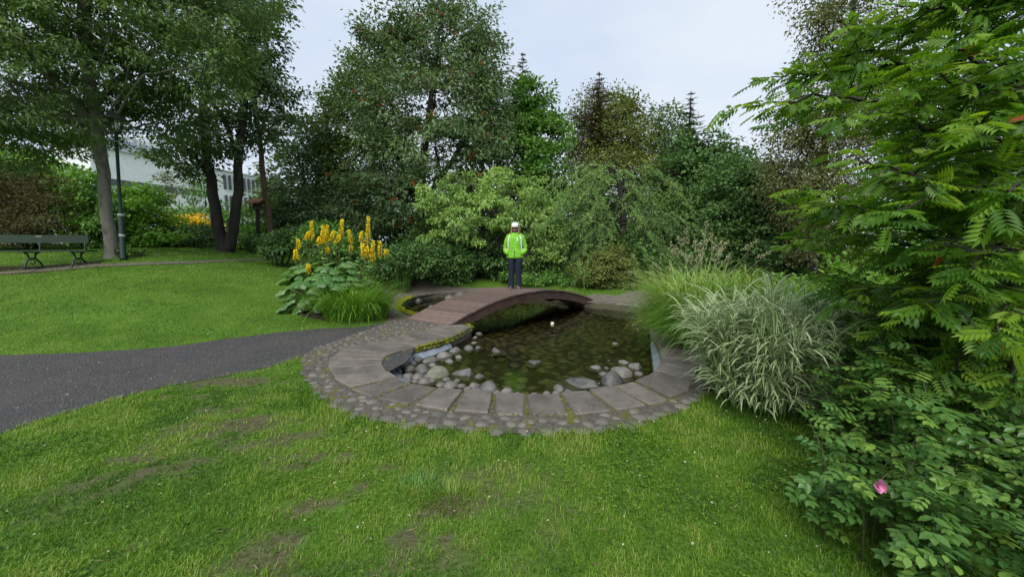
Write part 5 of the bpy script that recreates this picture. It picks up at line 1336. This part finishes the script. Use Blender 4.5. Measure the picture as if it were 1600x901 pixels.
for k, (x, y0, y1) in enumerate(SPIKES):
    Yd = cb_[1] + (r_.uniform(-.15, .45) if y1 < 330 else r_.uniform(-.6, -.35))
    pt, pb = at(ZX + x * ZS, ZY + y0 * ZS, Yd), at(ZX + (x + r_.normal(-4, 9)) * ZS, ZY + y1 * ZS, Yd)
    n_ = int(80 + 260 * np.linalg.norm(pt - pb)); u = r_.uniform(0, 1, n_) ** .85
    az = r_.uniform(0, 6.28, n_); rad = .044 * (1 - u * .8) * r_.uniform(.55, 1.1, n_)
    P = pb + (pt - pb) * u[:, None] + np.stack([np.cos(az) * rad, np.sin(az) * rad, np.zeros(n_)], 1)
    D = norm(np.stack([np.cos(az), np.sin(az), r_.uniform(-.3, .8, n_)], 1))
    g = Geo(); leaves(g, P, D, norm(r_.normal(size=P.shape) + np.array((0, 0, .5))), r_.uniform(.02, .042, n_), CARD_W, np.clip(.15 + u * .7 + r_.normal(0, .16, n_), 0, 1))
    tube(g, [pb - (pt - pb) * .05, pt], [.012, .006], 4, rnd=.2)
    part(g, 'flower_spike', FLM, lig)
    ft = np.array((cb_[0] + (pb[0] - cb_[0]) * .7, (cb_[1] + pb[1]) / 2, cb_[2] + .1))
    tube(gst, spline([ft, (ft + pb) / 2 + np.array((0, 0, .1)), pb, pt], 3), np.linspace(.012, .005, 10), 5)
    m_ = 26; uu = r_.uniform(.35, 1, m_); Pp = ft + (pb - ft) * uu[:, None] + r_.normal(0, .05, (m_, 3))
    leaves(gs, Pp, norm(r_.normal(size=(m_, 3))), norm(r_.normal(size=(m_, 3)) + np.array((0, 0, .5))), r_.uniform(.05, .11, m_), CARD, r_.uniform(0, 1, m_))
part(gs, 'stalks', L_MID, lig, kind='stuff'); part(gst, 'flower_stems', m_plain('stem_brown', (.07, .055, .02), .6), lig)

def tuft(geo, c, n_, spread, lmin, lmax, w, lean, droop, segs, rng_, fold=False, bias=None):
    a = rng_.uniform(0, 6.28, n_); rr = np.sqrt(rng_.uniform(0, 1, n_)) * spread
    root = np.stack([c[0] + np.cos(a) * rr, c[1] + np.sin(a) * rr, np.zeros(n_)], 1); root[:, 2] = H(root[:, 0], root[:, 1]) - .01
    az = a + rng_.normal(0, .5, n_)
    if bias is not None: az = np.where(rng_.uniform(0, 1, n_) < bias[1], bias[0] + rng_.normal(0, .7, n_), az)
    blades(geo, root, az, rng_.uniform(lmin, lmax, n_), rng_.uniform(.7, 1.2, n_) * w, np.abs(rng_.normal(lean, lean * .5, n_)) * (.3 + .7 * rr / spread), rng_.normal(droop, droop * .25, n_), segs, rng_.uniform(0, 1, n_), fold)
G_GREEN = m_leaf('blade_green', [(.08, .20, .018), (.15, .32, .03), (.25, .41, .07)], .38, .3, .4)
G_IRIS = m_leaf('blade_iris', [(.06, .15, .03), (.11, .23, .05), (.18, .30, .08)], .4, .25, .4)
c = ground(540, 500); c[1] += .25
t = thing('daylily_clump', 'arching bright green grassy clump in front of the broad leaves', 'plant', c)
g = Geo(); tuft(g, c, 900, .5, .8, 1.35, .019, .36, 1.6, 6, r_); tuft(g, c + np.array((.4, .1, 0)), 350, .3, .6, 1.0, .018, .45, 1.7, 6, r_); part(g, 'blades', G_GREEN, t)
c = ground(618, 452); c[1] += .2
t = thing('iris_clump', 'upright green iris leaves beside the back pool', 'plant', c)
g = Geo(); tuft(g, c, 360, .42, .6, 1.05, .022, .14, .55, 5, r_); tuft(g, c + np.array((-.35, .2, 0)), 260, .35, .6, 1.1, .022, .14, .5, 5, r_); part(g, 'blades', G_IRIS, t)
g = Geo(); tuft(g, c, 150, .45, .2, .4, .018, .4, 1.0, 3, r_); part(g, 'dry_blades', m_leaf('blade_dry', [(.14, .09, .035), (.24, .17, .07)], .7, .2), t)

# ------------------------------------------------------------------ ornamental grasses on the right
m, n, o = nodes('blade_variegated')
ac = nn(n, 'ShaderNodeAttribute', attribute_name='across'); rn = nn(n, 'ShaderNodeAttribute', attribute_name='rnd')
gr = ramp(n, rn.outputs['Fac'], [(0, (.12, .23, .04)), (1, (.20, .33, .08))]); cr = ramp(n, rn.outputs['Fac'], [(0, (.54, .63, .36)), (1, (.78, .83, .56))])
cv = mixc(n, ramp(n, ac.outputs['Fac'], [(.38, (0, 0, 0)), (.64, (1, 1, 1))]), gr, cr)
p = principled(n, o, cv, .42, .35); tl = n.nodes.new('ShaderNodeBsdfTranslucent'); n.links.new(cv, tl.inputs[0])
x = n.nodes.new('ShaderNodeMixShader'); x.inputs[0].default_value = .28
n.links.new(p.outputs[0], x.inputs[1]); n.links.new(tl.outputs[0], x.inputs[2]); n.links.new(x.outputs[0], o.inputs[0])
VARIE = m
def reed_clump(root, c, n_stems, spread, hmin, hmax, mat, rng_, lean=.25, leaf_l=(.24, .46), w=.020, per=9):
    """reed canary grass: upright stems, arching leaves leaving them all the way up"""
    a = rng_.uniform(0, 6.28, n_stems); rr = np.sqrt(rng_.uniform(0, 1, n_stems)); base = np.stack([c[0] + np.cos(a) * rr * spread[0], c[1] + np.sin(a) * rr * spread[1], np.zeros(n_stems)], 1)
    base[:, 2] = H(base[:, 0], base[:, 1]) - .01
    h = rng_.uniform(hmin, hmax, n_stems) * (1 - .18 * rr); th = lean * rr + rng_.normal(0, .07, n_stems); az = a + rng_.normal(0, .4, n_stems)
    dirh = np.stack([np.cos(az), np.sin(az), np.zeros(n_stems)], 1)
    def pos(idx, u):
        ang = th[idx] * (.5 + .9 * u)
        return base[idx] + (h[idx] * u)[:, None] * (np.sin(ang)[:, None] * dirh[idx] + np.cos(ang)[:, None] * np.array((0, 0, 1.)))
    g = Geo(); al = np.arange(n_stems)
    twigs(g, base, pos(al, np.full(n_stems, .5)), .0035, .003); twigs(g, pos(al, np.full(n_stems, .5)), pos(al, np.full(n_stems, 1.)), .003, .002)
    part(g, 'stems', G_IRIS, root)
    idx = np.repeat(al, per); k = len(idx); u = rng_.uniform(.06, 1.0, k); p = pos(idx, u)
    g = Geo()
    blades(g, p, az[idx] + rng_.normal(0, 1.1, k), rng_.uniform(*leaf_l, k), w * rng_.uniform(.7, 1.25, k), rng_.uniform(.25, .7, k), rng_.uniform(1.1, 2.2, k), 5, np.clip(.5 * rng_.uniform(0, 1, n_stems)[idx] + .5 * rng_.uniform(0, 1, k), 0, 1), True, .55)
    part(g, 'blades', mat, root)
    return pos
c = np.array((2.52, 3.5, 0.))
vg = thing('variegated_grass', 'tall white striped ribbon grass arching over the slabs', 'grass clump', (c[0], c[1], H(c[0], c[1])[0]))
reed_clump(vg, c, 370, (.47, .42), .80, 1.20, VARIE, r_, .26, (.28, .52), .027, 9)
c = np.array((3.25, 4.0, 0)); vg2 = thing('variegated_grass', 'lower white striped ribbon grass clump reaching into the rowan branches', 'grass clump', (c[0], c[1], H(c[0], c[1])[0]))
reed_clump(vg2, c, 150, (.45, .45), .55, .85, VARIE, r_, .4, (.26, .48), .025, 9)
c = np.array((3.45, 5.5, 0)); vg3 = thing('ribbon_grass', 'yellowish green ribbon grass between the striped clump and the seed heads', 'grass clump', (c[0], c[1], H(c[0], c[1])[0]))
VARIE2 = m_leaf('blade_lime', [(.14, .28, .04), (.26, .40, .08), (.45, .54, .18)], .42, .3)
reed_clump(vg3, c, 300, (.65, .55), .9, 1.3, VARIE2, r_, .35)
c = ground(1105, 512); c[1] += .55; c[0] = 2.98; c[1] = 5.5
t = thing('fountain_grass', 'fine leaved green fountain grass drooping over the pond edge', 'grass clump', (c[0], c[1], H(c[0], c[1])[0]))
g = Geo(); tuft(g, c, 2600, .36, .8, 1.35, .008, .42, 1.75, 7, r_); part(g, 'blades', G_GREEN, t)
c = np.array((3.35, 6.7, .02))
t = thing('feather_grass', 'pale green feathery grass behind the fountain grass with tall seed heads', 'grass clump', (c[0], c[1], H(c[0], c[1])[0]))
g = Geo(); tuft(g, c, 2400, .55, 1.0, 1.8, .011, .33, 1.45, 6, r_); tuft(g, c + np.array((-.45, .3, 0)), 900, .3, .6, 1.0, .008, .5, 1.5, 6, r_); part(g, 'blades', VARIE2, t)
SEED = m_leaf('seed_head', [(.30, .27, .15), (.48, .44, .28), (.58, .55, .38)], .7, .25)
def seed_head(root, tip_px, Y, base, size=.26, bend=.1):
    tip = at(*tip_px, Y); g = Geo(); d = norm(tip - base)
    mid_ = (base + tip) / 2 + np.array((0, 0, .1))
    path = spline([base, mid_, tip], 6); tube(g, path, np.linspace(.003, .0015, len(path)), 4, cap=False)
    k = 70; u = r_.uniform(0, 1, k); fall = np.array((d[0], d[1], -.2 + d[2] * .7))
    P0 = tip + norm(fall) * ((u - .8) * size)[:, None]; az = r_.uniform(0, 6.28, k); sp = .055 * np.sin(np.clip(u * .8 + .15, 0, 1) * math.pi) * r_.uniform(.2, 1, k)
    P = P0 + np.stack([np.cos(az) * sp, np.sin(az) * sp, r_.normal(0, .008, k)], 1)
    leaves(g, P, norm(np.stack([np.cos(az) * .6, np.sin(az) * .6, np.full(k, .6)], 1)), norm(r_.normal(size=P.shape)), r_.uniform(.016, .03, k), CARD, r_.uniform(0, 1, k))
    part(g, 'seed_head', SEED, root)
bs = np.array((3.3, 6.6, .15))
for q in [(1060, 372), (1072, 362), (1086, 375), (1095, 384), (1103, 350), (1110, 368), (1118, 376), (1135, 380), (1048, 390), (1067, 395), (1080, 398), (1125, 392), (1092, 402), (1140, 400), (1050, 382), (1128, 378), (1180, 378), (1200, 395)]:
    seed_head(t, q, 6.4 + r_.uniform(-.3, .4), bs + r_.normal(0, .15, 3) * np.array((1, 1, 0)))
# arching astilbe-like plumes over the water
c = ground(1040, 492); c[0] += .25
t = thing('plume_plant', 'pale plumed stems arching out over the water', 'plant', (c[0], c[1], H(c[0], c[1])[0]))
for q in [(1010, 425), (1022, 412), (1035, 428), (1000, 440), (1018, 436), (1045, 418), (1030, 440), (985, 520), (990, 508), (1000, 528), (1010, 512), (1003, 498), (1015, 500), (1022, 524)]:
    seed_head(t, q, c[1] - .2 + r_.uniform(-.3, .2) - (.5 if q[1] > 480 else 0), c + np.array((r_.uniform(0, .3), r_.uniform(0, .2), .05)), .3)
# leafy weeds behind the grasses
WEED = L_BRIGHT
for k, (px, py, Y, w, h, lab) in enumerate([(1235, 475, 6.2, 60, 40, 'leafy green nettle patch behind the ribbon grass'), (1320, 490, 5.6, 70, 45, 'bright leafy weeds between the grasses and the rowan'), (1290, 455, 7.4, 70, 35, 'green weed patch under the dark birch'), (1390, 520, 5.0, 80, 60, 'tall weeds in the shade of the rowan')]):
    shrub('weed_patch', lab, px, py, Y, [blob(px, py - 5, Y, w, h * .6), blob(px - w * .4, py + h * .6, Y - .2, w * .6, h * .6), blob(px + w * .4, py + h * .6, Y - .2, w * .6, h * .6)], [L_BRIGHT, L_BRIGHT, L_MID, L_MID][k], size=.07, lai=2.8, seed=90 + k, tpl=OVAL, clump=.13, per=16, cat='plant')

for k, (x_, y_, h_, lab) in enumerate([(7.4, 3.4, 1.6, 'mid green shrub beyond the rowan trunk'), (8.0, 5.6, 2.2, 'taller green shrub filling the bed behind the rowan'), (6.3, 6.6, 1.3, 'low leafy shrub between the weeds and the taller shrub'), (9.4, 2.0, 1.8, 'rounded shrub at the outer end of the planting bed')]):
    c_ = np.array((x_, y_, H(x_, y_)[0]))
    tree('bed_shrub', lab, 'shrub', c_, [[(*c_, .03), (x_ + .1, y_, c_[2] + h_ * .5, .02), (x_, y_, c_[2] + h_, .01)]], [(c_ + np.array((0, 0, h_ * .55)), np.array((1.0, .9, h_ * .5))), (c_ + np.array((.5, .3, h_ * .35)), np.array((.8, .8, h_ * .35)))], [L_MID, L_DARK, L_BRIGHT, L_MID][k], size=.10, lai=2.0, seed=96 + k, clump=.2, names=('stems', 'foliage'), limb_r=.02, twig_r=.005)
# ------------------------------------------------------------------ near rowan on the right
r_ = np.random.default_rng(101)
L_ROWAN = m_leaf('leaf_rowan', [(.018, .052, .009), (.045, .098, .012), (.098, .158, .018)], .42, .48, .3, (1.4, 1.35, .35))
L_DRY = m_leaf('leaf_dry', [(.16, .035, .015), (.20, .08, .03)], .6, .3)
rb_ = np.array((5.0, 3.3, H(5.0, 3.3)[0]))
rowan = thing('rowan_tree', 'near rowan with feathery compound leaves reaching in from beyond the rose bush', 'tree', rb_)
PIN = leaf_pinnate(5, .15, .40); PIN_HI = [leaf_pinnate(5, .15, .40), leaf_pinnate(6, .13, .37, droop=.3), leaf_pinnate(5, .16, .42, droop=.05)]
gw = Geo(); tube(gw, spline([(*rb_,), (4.9, 3.25, 1.2), (4.95, 3.2, 2.6), (4.8, 3.1, 4.4)], 6), np.linspace(.12, .05, 19), 9)
TIPS = [(1160, 168, 2.7), (1205, 120, 3.3), (1275, 95, 3.2), (1320, 45, 3.0), (1400, 10, 2.8), (1480, -30, 2.6), (1262, 330, 2.7), (1250, 372, 3.2), (1285, 300, 2.4), (1325, 180, 2.4), (1350, 250, 2.1), (1400, 330, 2.0), (1440, 120, 2.3), (1500, 60, 2.1), (1545, 180, 2.0),
        (1300, 430, 3.0), (1325, 470, 2.7), (1300, 505, 3.3), (1380, 520, 2.5), (1450, 480, 2.1), (1520, 420, 1.95), (1345, 560, 2.9), (1480, 580, 2.2), (1560, 520, 1.9), (1575, 300, 1.9), (1400, 220, 3.5), (1450, 300, 3.2), (1380, 400, 3.4), (1310, 545, 3.1), (1420, 440, 3.0), (1500, 330, 2.6), (1440, 30, 3.4), (1540, 20, 2.6), (1560, 100, 2.4), (1470, 200, 2.7), (1420, 560, 2.8), (1520, 620, 2.2), (1450, 390, 2.5), (1560, 420, 2.2), (1530, 250, 2.3), (1380, 150, 2.8), (1380, 620, 2.8), (1450, 640, 2.5), (1580, 600, 2.0)]
LPs, LDs, LNs, LSs, LRs = [], [], [], [], []
TIPS = [at(*q) for q in TIPS] + [np.array(q) for q in [(6.3, 3.0, 1.6), (6.6, 3.8, 2.4), (6.2, 4.4, 3.2), (5.4, 4.9, 2.0), (5.9, 2.2, 2.9), (6.7, 3.3, 3.4), (5.6, 4.3, 4.3), (4.4, 4.7, 3.6), (6.0, 3.6, 4.6), (5.2, 2.3, 4.5), (6.4, 2.6, 2.2), (5.0, 5.0, 2.9)]]
for tip in TIPS:
    st = np.array((4.85, 3.2, np.clip(tip[2] - .25 - .12 * np.hypot(*(tip[:2] - rb_[:2])), .5, 4.3)))
    mid_ = (st + tip) / 2 + np.array((0, 0, .22)) + r_.normal(0, .1, 3)
    path = spline([st, mid_, tip + (mid_ - tip) * .35 + r_.normal(0, .06, 3) + np.array((0, 0, .05)), tip], 6); path[2:-1] += r_.normal(0, .012, (len(path) - 3, 3)); tube(gw, path, np.linspace(.024, .0045, len(path)), 5, cap=False)
    d = norm(tip - mid_)
    for j in range(8, len(path)):
        for s in (-1, 1):
            dl = norm(np.gradient(path, axis=0)[j]); sd = norm(np.cross(dl, (0, 0, 1))) * s
            LPs.append(path[j]); LDs.append(norm(dl * .7 + sd * .9 + np.array((0, 0, r_.uniform(-.5, .2))) + r_.normal(0, .15, 3))); LNs.append(np.array((0, -.2, 1.)) + r_.normal(0, .35, 3)); LSs.append(r_.uniform(.11, .17)); LRs.append(np.clip(r_.normal(.6, .22), 0, 1))
    for j in range(4, len(path)):
        f = j / (len(path) - 1)
        for s in ((-1, 1) if j < len(path) - 1 else (0,)):
            if r_.uniform() < .12 or (f > .8 and s): continue
            sd = norm(np.cross(d, (0, 0, 1))) * s
            bl = r_.uniform(.18, .5) * (1.1 - .6 * f) if s else .12
            dd = norm(d * .7 + sd * .8 + r_.normal(0, .2, 3)); e = path[j] + dd * bl + np.array((0, 0, r_.uniform(-.08, .03)))
            if s: twigs(gw, path[j][None], e[None], .006, .0035, .03)
            kk = max(2, int(bl / .085))
            for h_ in range(kk + 1):
                u = h_ / kk; p0 = path[j] + (e - path[j]) * (.25 + .75 * u)
                w = (-1) ** h_ if h_ < kk else 0
                pd = norm(np.cross(dd, (0, 0, 1))) * w
                ld = norm(dd * .8 + pd * .9 + np.array((0, 0, r_.uniform(-.6, .15))) + r_.normal(0, .22, 3))
                LPs.append(p0); LDs.append(ld); LNs.append(np.array((0, -.15, 1.)) + r_.normal(0, .42, 3)); LSs.append(r_.uniform(.10, .185)); LRs.append(np.clip(r_.normal(.5, .25), 0, 1))
LPs, LDs, LNs, LSs, LRs = map(np.array, (LPs, LDs, LNs, LSs, LRs))
part(gw, 'trunk', BARK_DARK, rowan, smooth=True)
def leaf_parts(P, D, N, S, RN, tpls, mat, root, limit=300, hi_mats=None):
    """the leaves that show largest become parts, the others one joined part"""
    v = P - np.array((0, 0, CAM_H)); dep = v[:, 1] * CP - v[:, 2] * SP
    ux, uy = v[:, 0] / np.maximum(dep, .01), (v[:, 1] * SP + v[:, 2] * CP) / np.maximum(dep, .01)
    vis = (dep > .3) & (np.abs(ux) < 1.36) & (np.abs(uy) < .76)
    sc = np.where(vis, S / np.maximum(dep, .3), 0); od = np.argsort(-sc)
    ms_ = []
    for k, tpl in enumerate(tpls):
        for f in np.linspace(.05, .95, 5):
            g = Geo(); g.add(tpl[0], tpl[1], None, f); ms_.append(g.mesh('leaf', mat))
    org = np.array(root.location)
    for ii in od[:limit]:
        k = int(np.clip(RN[ii] * 5, 0, 4)) + 5 * int(ii % len(tpls))
        link('leaf', ms_[k], root, P[ii] - org, orient(D[ii], N[ii]), (S[ii],) * 3)
    rs = od[limit:]; g = Geo(); leaves(g, P[rs], D[rs], N[rs], S[rs], tpls[0], RN[rs]); part(g, 'foliage', mat, root, kind='stuff')
leaf_parts(LPs, LDs, LNs, LSs, LRs, PIN_HI, L_ROWAN, rowan)
g = Geo(); k = 10; sel = r_.choice(len(LPs), k); leaves(g, LPs[sel] + np.array((0, -.03, -.05)), norm(r_.normal(size=(k, 3)) + np.array((0, 0, -1))), norm(r_.normal(size=(k, 3))), r_.uniform(.06, .11, k), PIN, r_.uniform(0, 1, k)); part(g, 'withered_leaves', L_DRY, rowan)

# ------------------------------------------------------------------ wild rose bush in the near corner
r_ = np.random.default_rng(111)
L_ROSE = m_leaf('leaf_rose', [(.018, .050, .012), (.038, .084, .02), (.085, .14, .026)], .34, .3, .45)
ROSE = [leaf_pinnate(3, .2, .34, droop=.12, fat=True), leaf_pinnate(3, .2, .36, droop=.25, fat=True), leaf_pinnate(2, .2, .40, droop=.1, fat=True)]
rc = np.array((2.45, 1.75, 0.0)); rose = thing('rose_bush', 'wild rose bush with wet oval leaflets and a single pink bloom', 'shrub', rc)
gw = Geo(); A = []
for k in range(230):
    by_ = r_.uniform(1.0, 2.75); bx_ = r_.uniform(1.6 if by_ < 1.9 else 1.9 if by_ < 2.1 else 2.35, 3.7)
    az = r_.uniform(0, 6.28) if r_.uniform() < .5 else math.pi + r_.normal(.3, .7); ht = r_.uniform(.3, .95) * (1 if bx_ > 2.1 else .75); reach = r_.uniform(.1, .45) * (1 if bx_ > 2.0 else .45)
    base = np.array((bx_, by_, -.02)); tip = base + np.array((math.cos(az) * reach, math.sin(az) * reach, ht)); mid_ = base + np.array((math.cos(az) * reach * .25, math.sin(az) * reach * .25, ht * .7))
    path = spline([base, mid_, tip], 5); tube(gw, path, np.linspace(.006, .002, len(path)), 4, cap=False)
    for j in range(3, len(path)):
        for s in range(2):
            a2 = r_.uniform(0, 6.28); dv = norm(np.array((math.cos(a2), math.sin(a2), r_.uniform(-.2, .35))))
            A.append((path[j] + r_.normal(0, .01, 3), dv, np.array((0, 0, 1.)) + r_.normal(0, .3, 3), r_.uniform(.07, .15), np.clip(r_.normal(.3 + .3 * j / len(path), .2), 0, 1)))
part(gw, 'stems', m_plain('rose_stem', (.05, .06, .02), .6), rose, smooth=True)
leaf_parts(np.array([a[0] for a in A]), np.array([a[1] for a in A]), np.array([a[2] for a in A]), np.array([a[3] for a in A]), np.array([a[4] for a in A]), ROSE, L_ROSE, rose)
fp_ = at(1372, 756, 1.42); g = Geo(); k = 7
for i in range(k):
    a_ = i / k * 6.28; d = np.array((math.cos(a_) * .6, -.5, math.sin(a_) * .7)); leaves(g, fp_[None], norm(d)[None], norm(np.array((math.cos(a_ + .3), -.3, math.sin(a_ + .3))))[None], np.array([.036]), leaf_oval(.9), np.array([r_.uniform()]))
part(g, 'flower', m_leaf('petal_pink', [(.55, .16, .32), (.68, .28, .45)], .6, .3, .2, (1, .8, .9)), rose)
gw = Geo(); tube(gw, spline([(fp_[0] + .45, fp_[1] + .3, 0), (fp_[0] + .3, fp_[1] + .22, fp_[2] * .8), fp_ + np.array((.02, .03, -.02))], 5), .0028, 4); part(gw, 'flower_stem', MATS['rose_stem'], rose)

# ------------------------------------------------------------------ lawn grass
r_ = np.random.default_rng(121)
LAWN = m_leaf('lawn_blade', [(.043, .112, .008), (.096, .205, .013), (.175, .295, .024), (.26, .30, .075)], .42, .3, .3)
ring_out = np.vstack([OUTER, J_OUT[::-1][2:4], B_PTS[:4], B_PTS[4:], [zp(470, 188)], [zp(400, 203)], [zp(250, 250)], [zp(110, 300)]])
def lawn_ok(P, pad=.03):
    ok = ~inside(P, PATH) & ~inside(P, cob_poly) & ~inside(P, POND) & ~inside(P, slab_poly) & ~inside(P, DIRT) & ~inside(P, DIRT_R) & ~inside(P, BED_L)
    ok &= ~(inside(P, SOILBED) & (r_.uniform(0, 1, len(P)) < .9))
    return ok
def lawn_band(y0, y1, dens, lmin, lmax, w, segs, xlim=1.42, xr=None):
    xm = y1 * xlim + .3; lo, hi = (-xm, xm) if xr is None else xr
    k = int((hi - lo) * (y1 - y0) * dens); P = np.column_stack([r_.uniform(lo, hi, k), r_.uniform(y0, y1, k)])
    P = P[np.abs(P[:, 0]) < P[:, 1] * xlim + .4]
    P = P[lawn_ok(P + r_.normal(0, .032, P.shape))]
    br = bare(P[:, 0], P[:, 1]); P = P[r_.uniform(0, 1, len(P)) > br * .9]
    d1, _ = nearest(P, PATH)
    k = len(P); nz_ = fbm(P[:, 0] * 2.2, P[:, 1] * 2.2, 44); n2 = fbm(P[:, 0] * 8, P[:, 1] * 8, 45)
    ed = smooth01(-nearest(P, OUTER, False)[0], -.45, -.05)
    L = (lmin + (lmax - lmin) * np.clip(n2 * 1.4 - .2, 0, 1)) * r_.uniform(.6, 1.25, k) * (1 + .5 * ed)
    rn = np.clip((nz_ - .5) * 1.9 + (n2 - .5) * 1.2 + r_.normal(.42, .17, k) + .08 * ed, 0, 1)
    dry = r_.uniform(0, 1, k) < .02; rn = np.where(dry, 1, np.minimum(rn, .85))
    root = np.column_stack([P, H(P[:, 0], P[:, 1]) - .004])
    blades(lawn_geo, root, r_.uniform(0, 6.28, k), L, w * r_.uniform(.7, 1.3, k), np.abs(r_.normal(.35, .3, k)), r_.uniform(.3, 1.5, k), segs, rn)
    return k
specs = [(1.15, 2.4, 9500, .026, .058, .0042, 2, 1.42, None), (2.4, 3.9, 6800, .028, .060, .0055, 2, 1.42, None), (3.9, 6.2, 3300, .03, .065, .008, 1, 1.42, None), (6.2, 9.5, 1500, .03, .06, .012, 1, 1.45, (-14.5, -3.0)), (9.5, 16, 420, .04, .07, .02, 1, 1.42, (-19, 5.5))]
lawn_geo = Geo(); cnts = []
for sp in specs:
    cnts.append(lawn_band(*sp))
link('lawn_grass', lawn_geo.mesh('lawn_grass', LAWN), kind='stuff', label='short green lawn grass')
# clover and dead straw in the near turf
g = Geo(); k = 26000; P = np.column_stack([r_.uniform(-5, 4.5, k), r_.uniform(1.2, 4.4, k)]); P = P[(np.abs(P[:, 0]) < P[:, 1] * 1.42) & (fbm(P[:, 0] * 1.7, P[:, 1] * 1.7, 91) > .52)]; P = P[lawn_ok(P)]; P = P[r_.uniform(0, 1, len(P)) > bare(P[:, 0], P[:, 1])]; k = len(P)
z_ = H(P[:, 0], P[:, 1]) + r_.uniform(.012, .04, k); a_ = r_.uniform(0, 6.28, k)
for j in range(3): leaves(g, np.column_stack([P, z_]), np.column_stack([np.cos(a_ + j * 2.1), np.sin(a_ + j * 2.1), np.full(k, .15)]), norm(np.array((0, 0, 1.)) + r_.normal(0, .25, (k, 3))), r_.uniform(.009, .017, k), CARD_W, r_.uniform(.1, .8, k))
link('clover', g.mesh('clover', LAWN), kind='stuff', label='clover leaves mixed into the turf')
g = Geo(); k = 9000; P = np.column_stack([r_.uniform(-5, 4.5, k), r_.uniform(1.2, 4.6, k)]); P = P[np.abs(P[:, 0]) < P[:, 1] * 1.42]; P = P[lawn_ok(P)]; k = len(P)
P = P[r_.uniform(0, 1, k) < .25 + .75 * bare(P[:, 0], P[:, 1])]; k = len(P); a_ = r_.uniform(0, 6.28, k)
leaves(g, np.column_stack([P, H(P[:, 0], P[:, 1]) + r_.uniform(.004, .03, k)]), np.column_stack([np.cos(a_), np.sin(a_), r_.normal(0, .2, k)]), norm(np.array((0, 0, 1.)) + r_.normal(0, .3, (k, 3))), r_.uniform(.02, .06, k), leaf_card(.09, .01, .05), r_.uniform(0, 1, k))
link('dead_straw', g.mesh('dead_straw', m_leaf('straw', [(.10, .07, .035), (.20, .15, .08), (.30, .24, .13)], .8, .1, .1)), kind='stuff', label='dead straw and thatch in the turf')
# a few taller darker tufts in the worn turf
for px, py, lab in [(655, 770, 'dark green coarse grass tuft in the worn turf'), (700, 780, 'coarse lighter grass tuft beside the dark tuft')]:
    c = ground(px, py); t = thing('grass_tuft', lab, 'grass tuft', c); g = Geo(); tuft(g, c, 260, .14, .06, .12, .005, .5, .9, 3, r_); part(g, 'blades', L_MID if px < 690 else LAWN, t)
# loose gravel on the path and fallen petals
g = Geo(); P = np.column_stack([r_.uniform(-7.5, -1.0, 26000), r_.uniform(2.2, 8, 26000)]); P = P[inside(P, PATH) & ~inside(P, cob_poly)]; P = P[(np.abs(P[:, 0]) < P[:, 1] * 1.42)]
k = len(P); s = r_.uniform(.005, .016, k) * r_.uniform(.6, 1, k); oc = np.array([(1, .2, 0), (-.3, 1, 0), (-1, -.3, 0), (.2, -1, 0), (0, 0, .7)]); f = np.array([(0, 1, 4), (1, 2, 4), (2, 3, 4), (3, 0, 4)])
ca, sa = np.cos(r_.uniform(0, 6.28, k)), np.sin(r_.uniform(0, 6.28, k))
V = np.stack([(oc[None, :, 0] * ca[:, None] - oc[None, :, 1] * sa[:, None]) * s[:, None] + P[:, :1], (oc[None, :, 0] * sa[:, None] + oc[None, :, 1] * ca[:, None]) * s[:, None] + P[:, 1:], oc[None, :, 2] * s[:, None] + (H(P[:, 0], P[:, 1]) + .006)[:, None]], -1)
g.add(V, (np.arange(k)[:, None, None] * 5 + f[None]).reshape(-1, 3)); link('loose_gravel', g.mesh('loose_gravel', PEBBLE), kind='stuff', label='loose grains on the gravel path')
g = Geo(); P = np.column_stack([r_.uniform(-7.5, 3, 900), r_.uniform(1.6, 8, 900)]); P = P[~inside(P, POND)]; k = len(P)
leaves(g, np.column_stack([P, H(P[:, 0], P[:, 1]) + .045 * (inside(P, cob_poly) | ~inside(P, PATH)) + .014]), norm(np.column_stack([r_.normal(size=(k, 2)), r_.normal(0, .15, k)])), norm(r_.normal(0, .3, (k, 3)) + np.array((0, 0, 1))), r_.uniform(.008, .022, k), CARD_W, r_.uniform(0, 1, k))
link('fallen_petals', g.mesh('fallen_petals', m_leaf('petal_fallen', [(.35, .33, .26), (.5, .48, .40), (.45, .38, .10)], .7, .1)), kind='stuff', label='small pale fallen petals and leaves')
g = Geo(); P = poisson(grow(POND, -.1), .2, 900, r_); k = len(P); P = P[r_.uniform(0, 1, k) < .35]; k = len(P)
leaves(g, np.column_stack([P, np.full(k, WATER_Z + .004)]), norm(np.column_stack([r_.normal(size=(k, 2)), np.zeros(k)])), np.tile((0, 0, 1.), (k, 1)), r_.uniform(.012, .035, k), leaf_card(.6, .01, .0), r_.uniform(0, 1, k))
link('floating_leaves', g.mesh('floating_leaves', MATS['petal_fallen']), kind='stuff', label='small leaves floating on the pond')
print('tris', sum(len(m_.polygons) for m_ in bpy.data.meshes), {k: v for k, v in LEAFCOUNT.items() if v > 60000}, sum(LEAFCOUNT.values()))
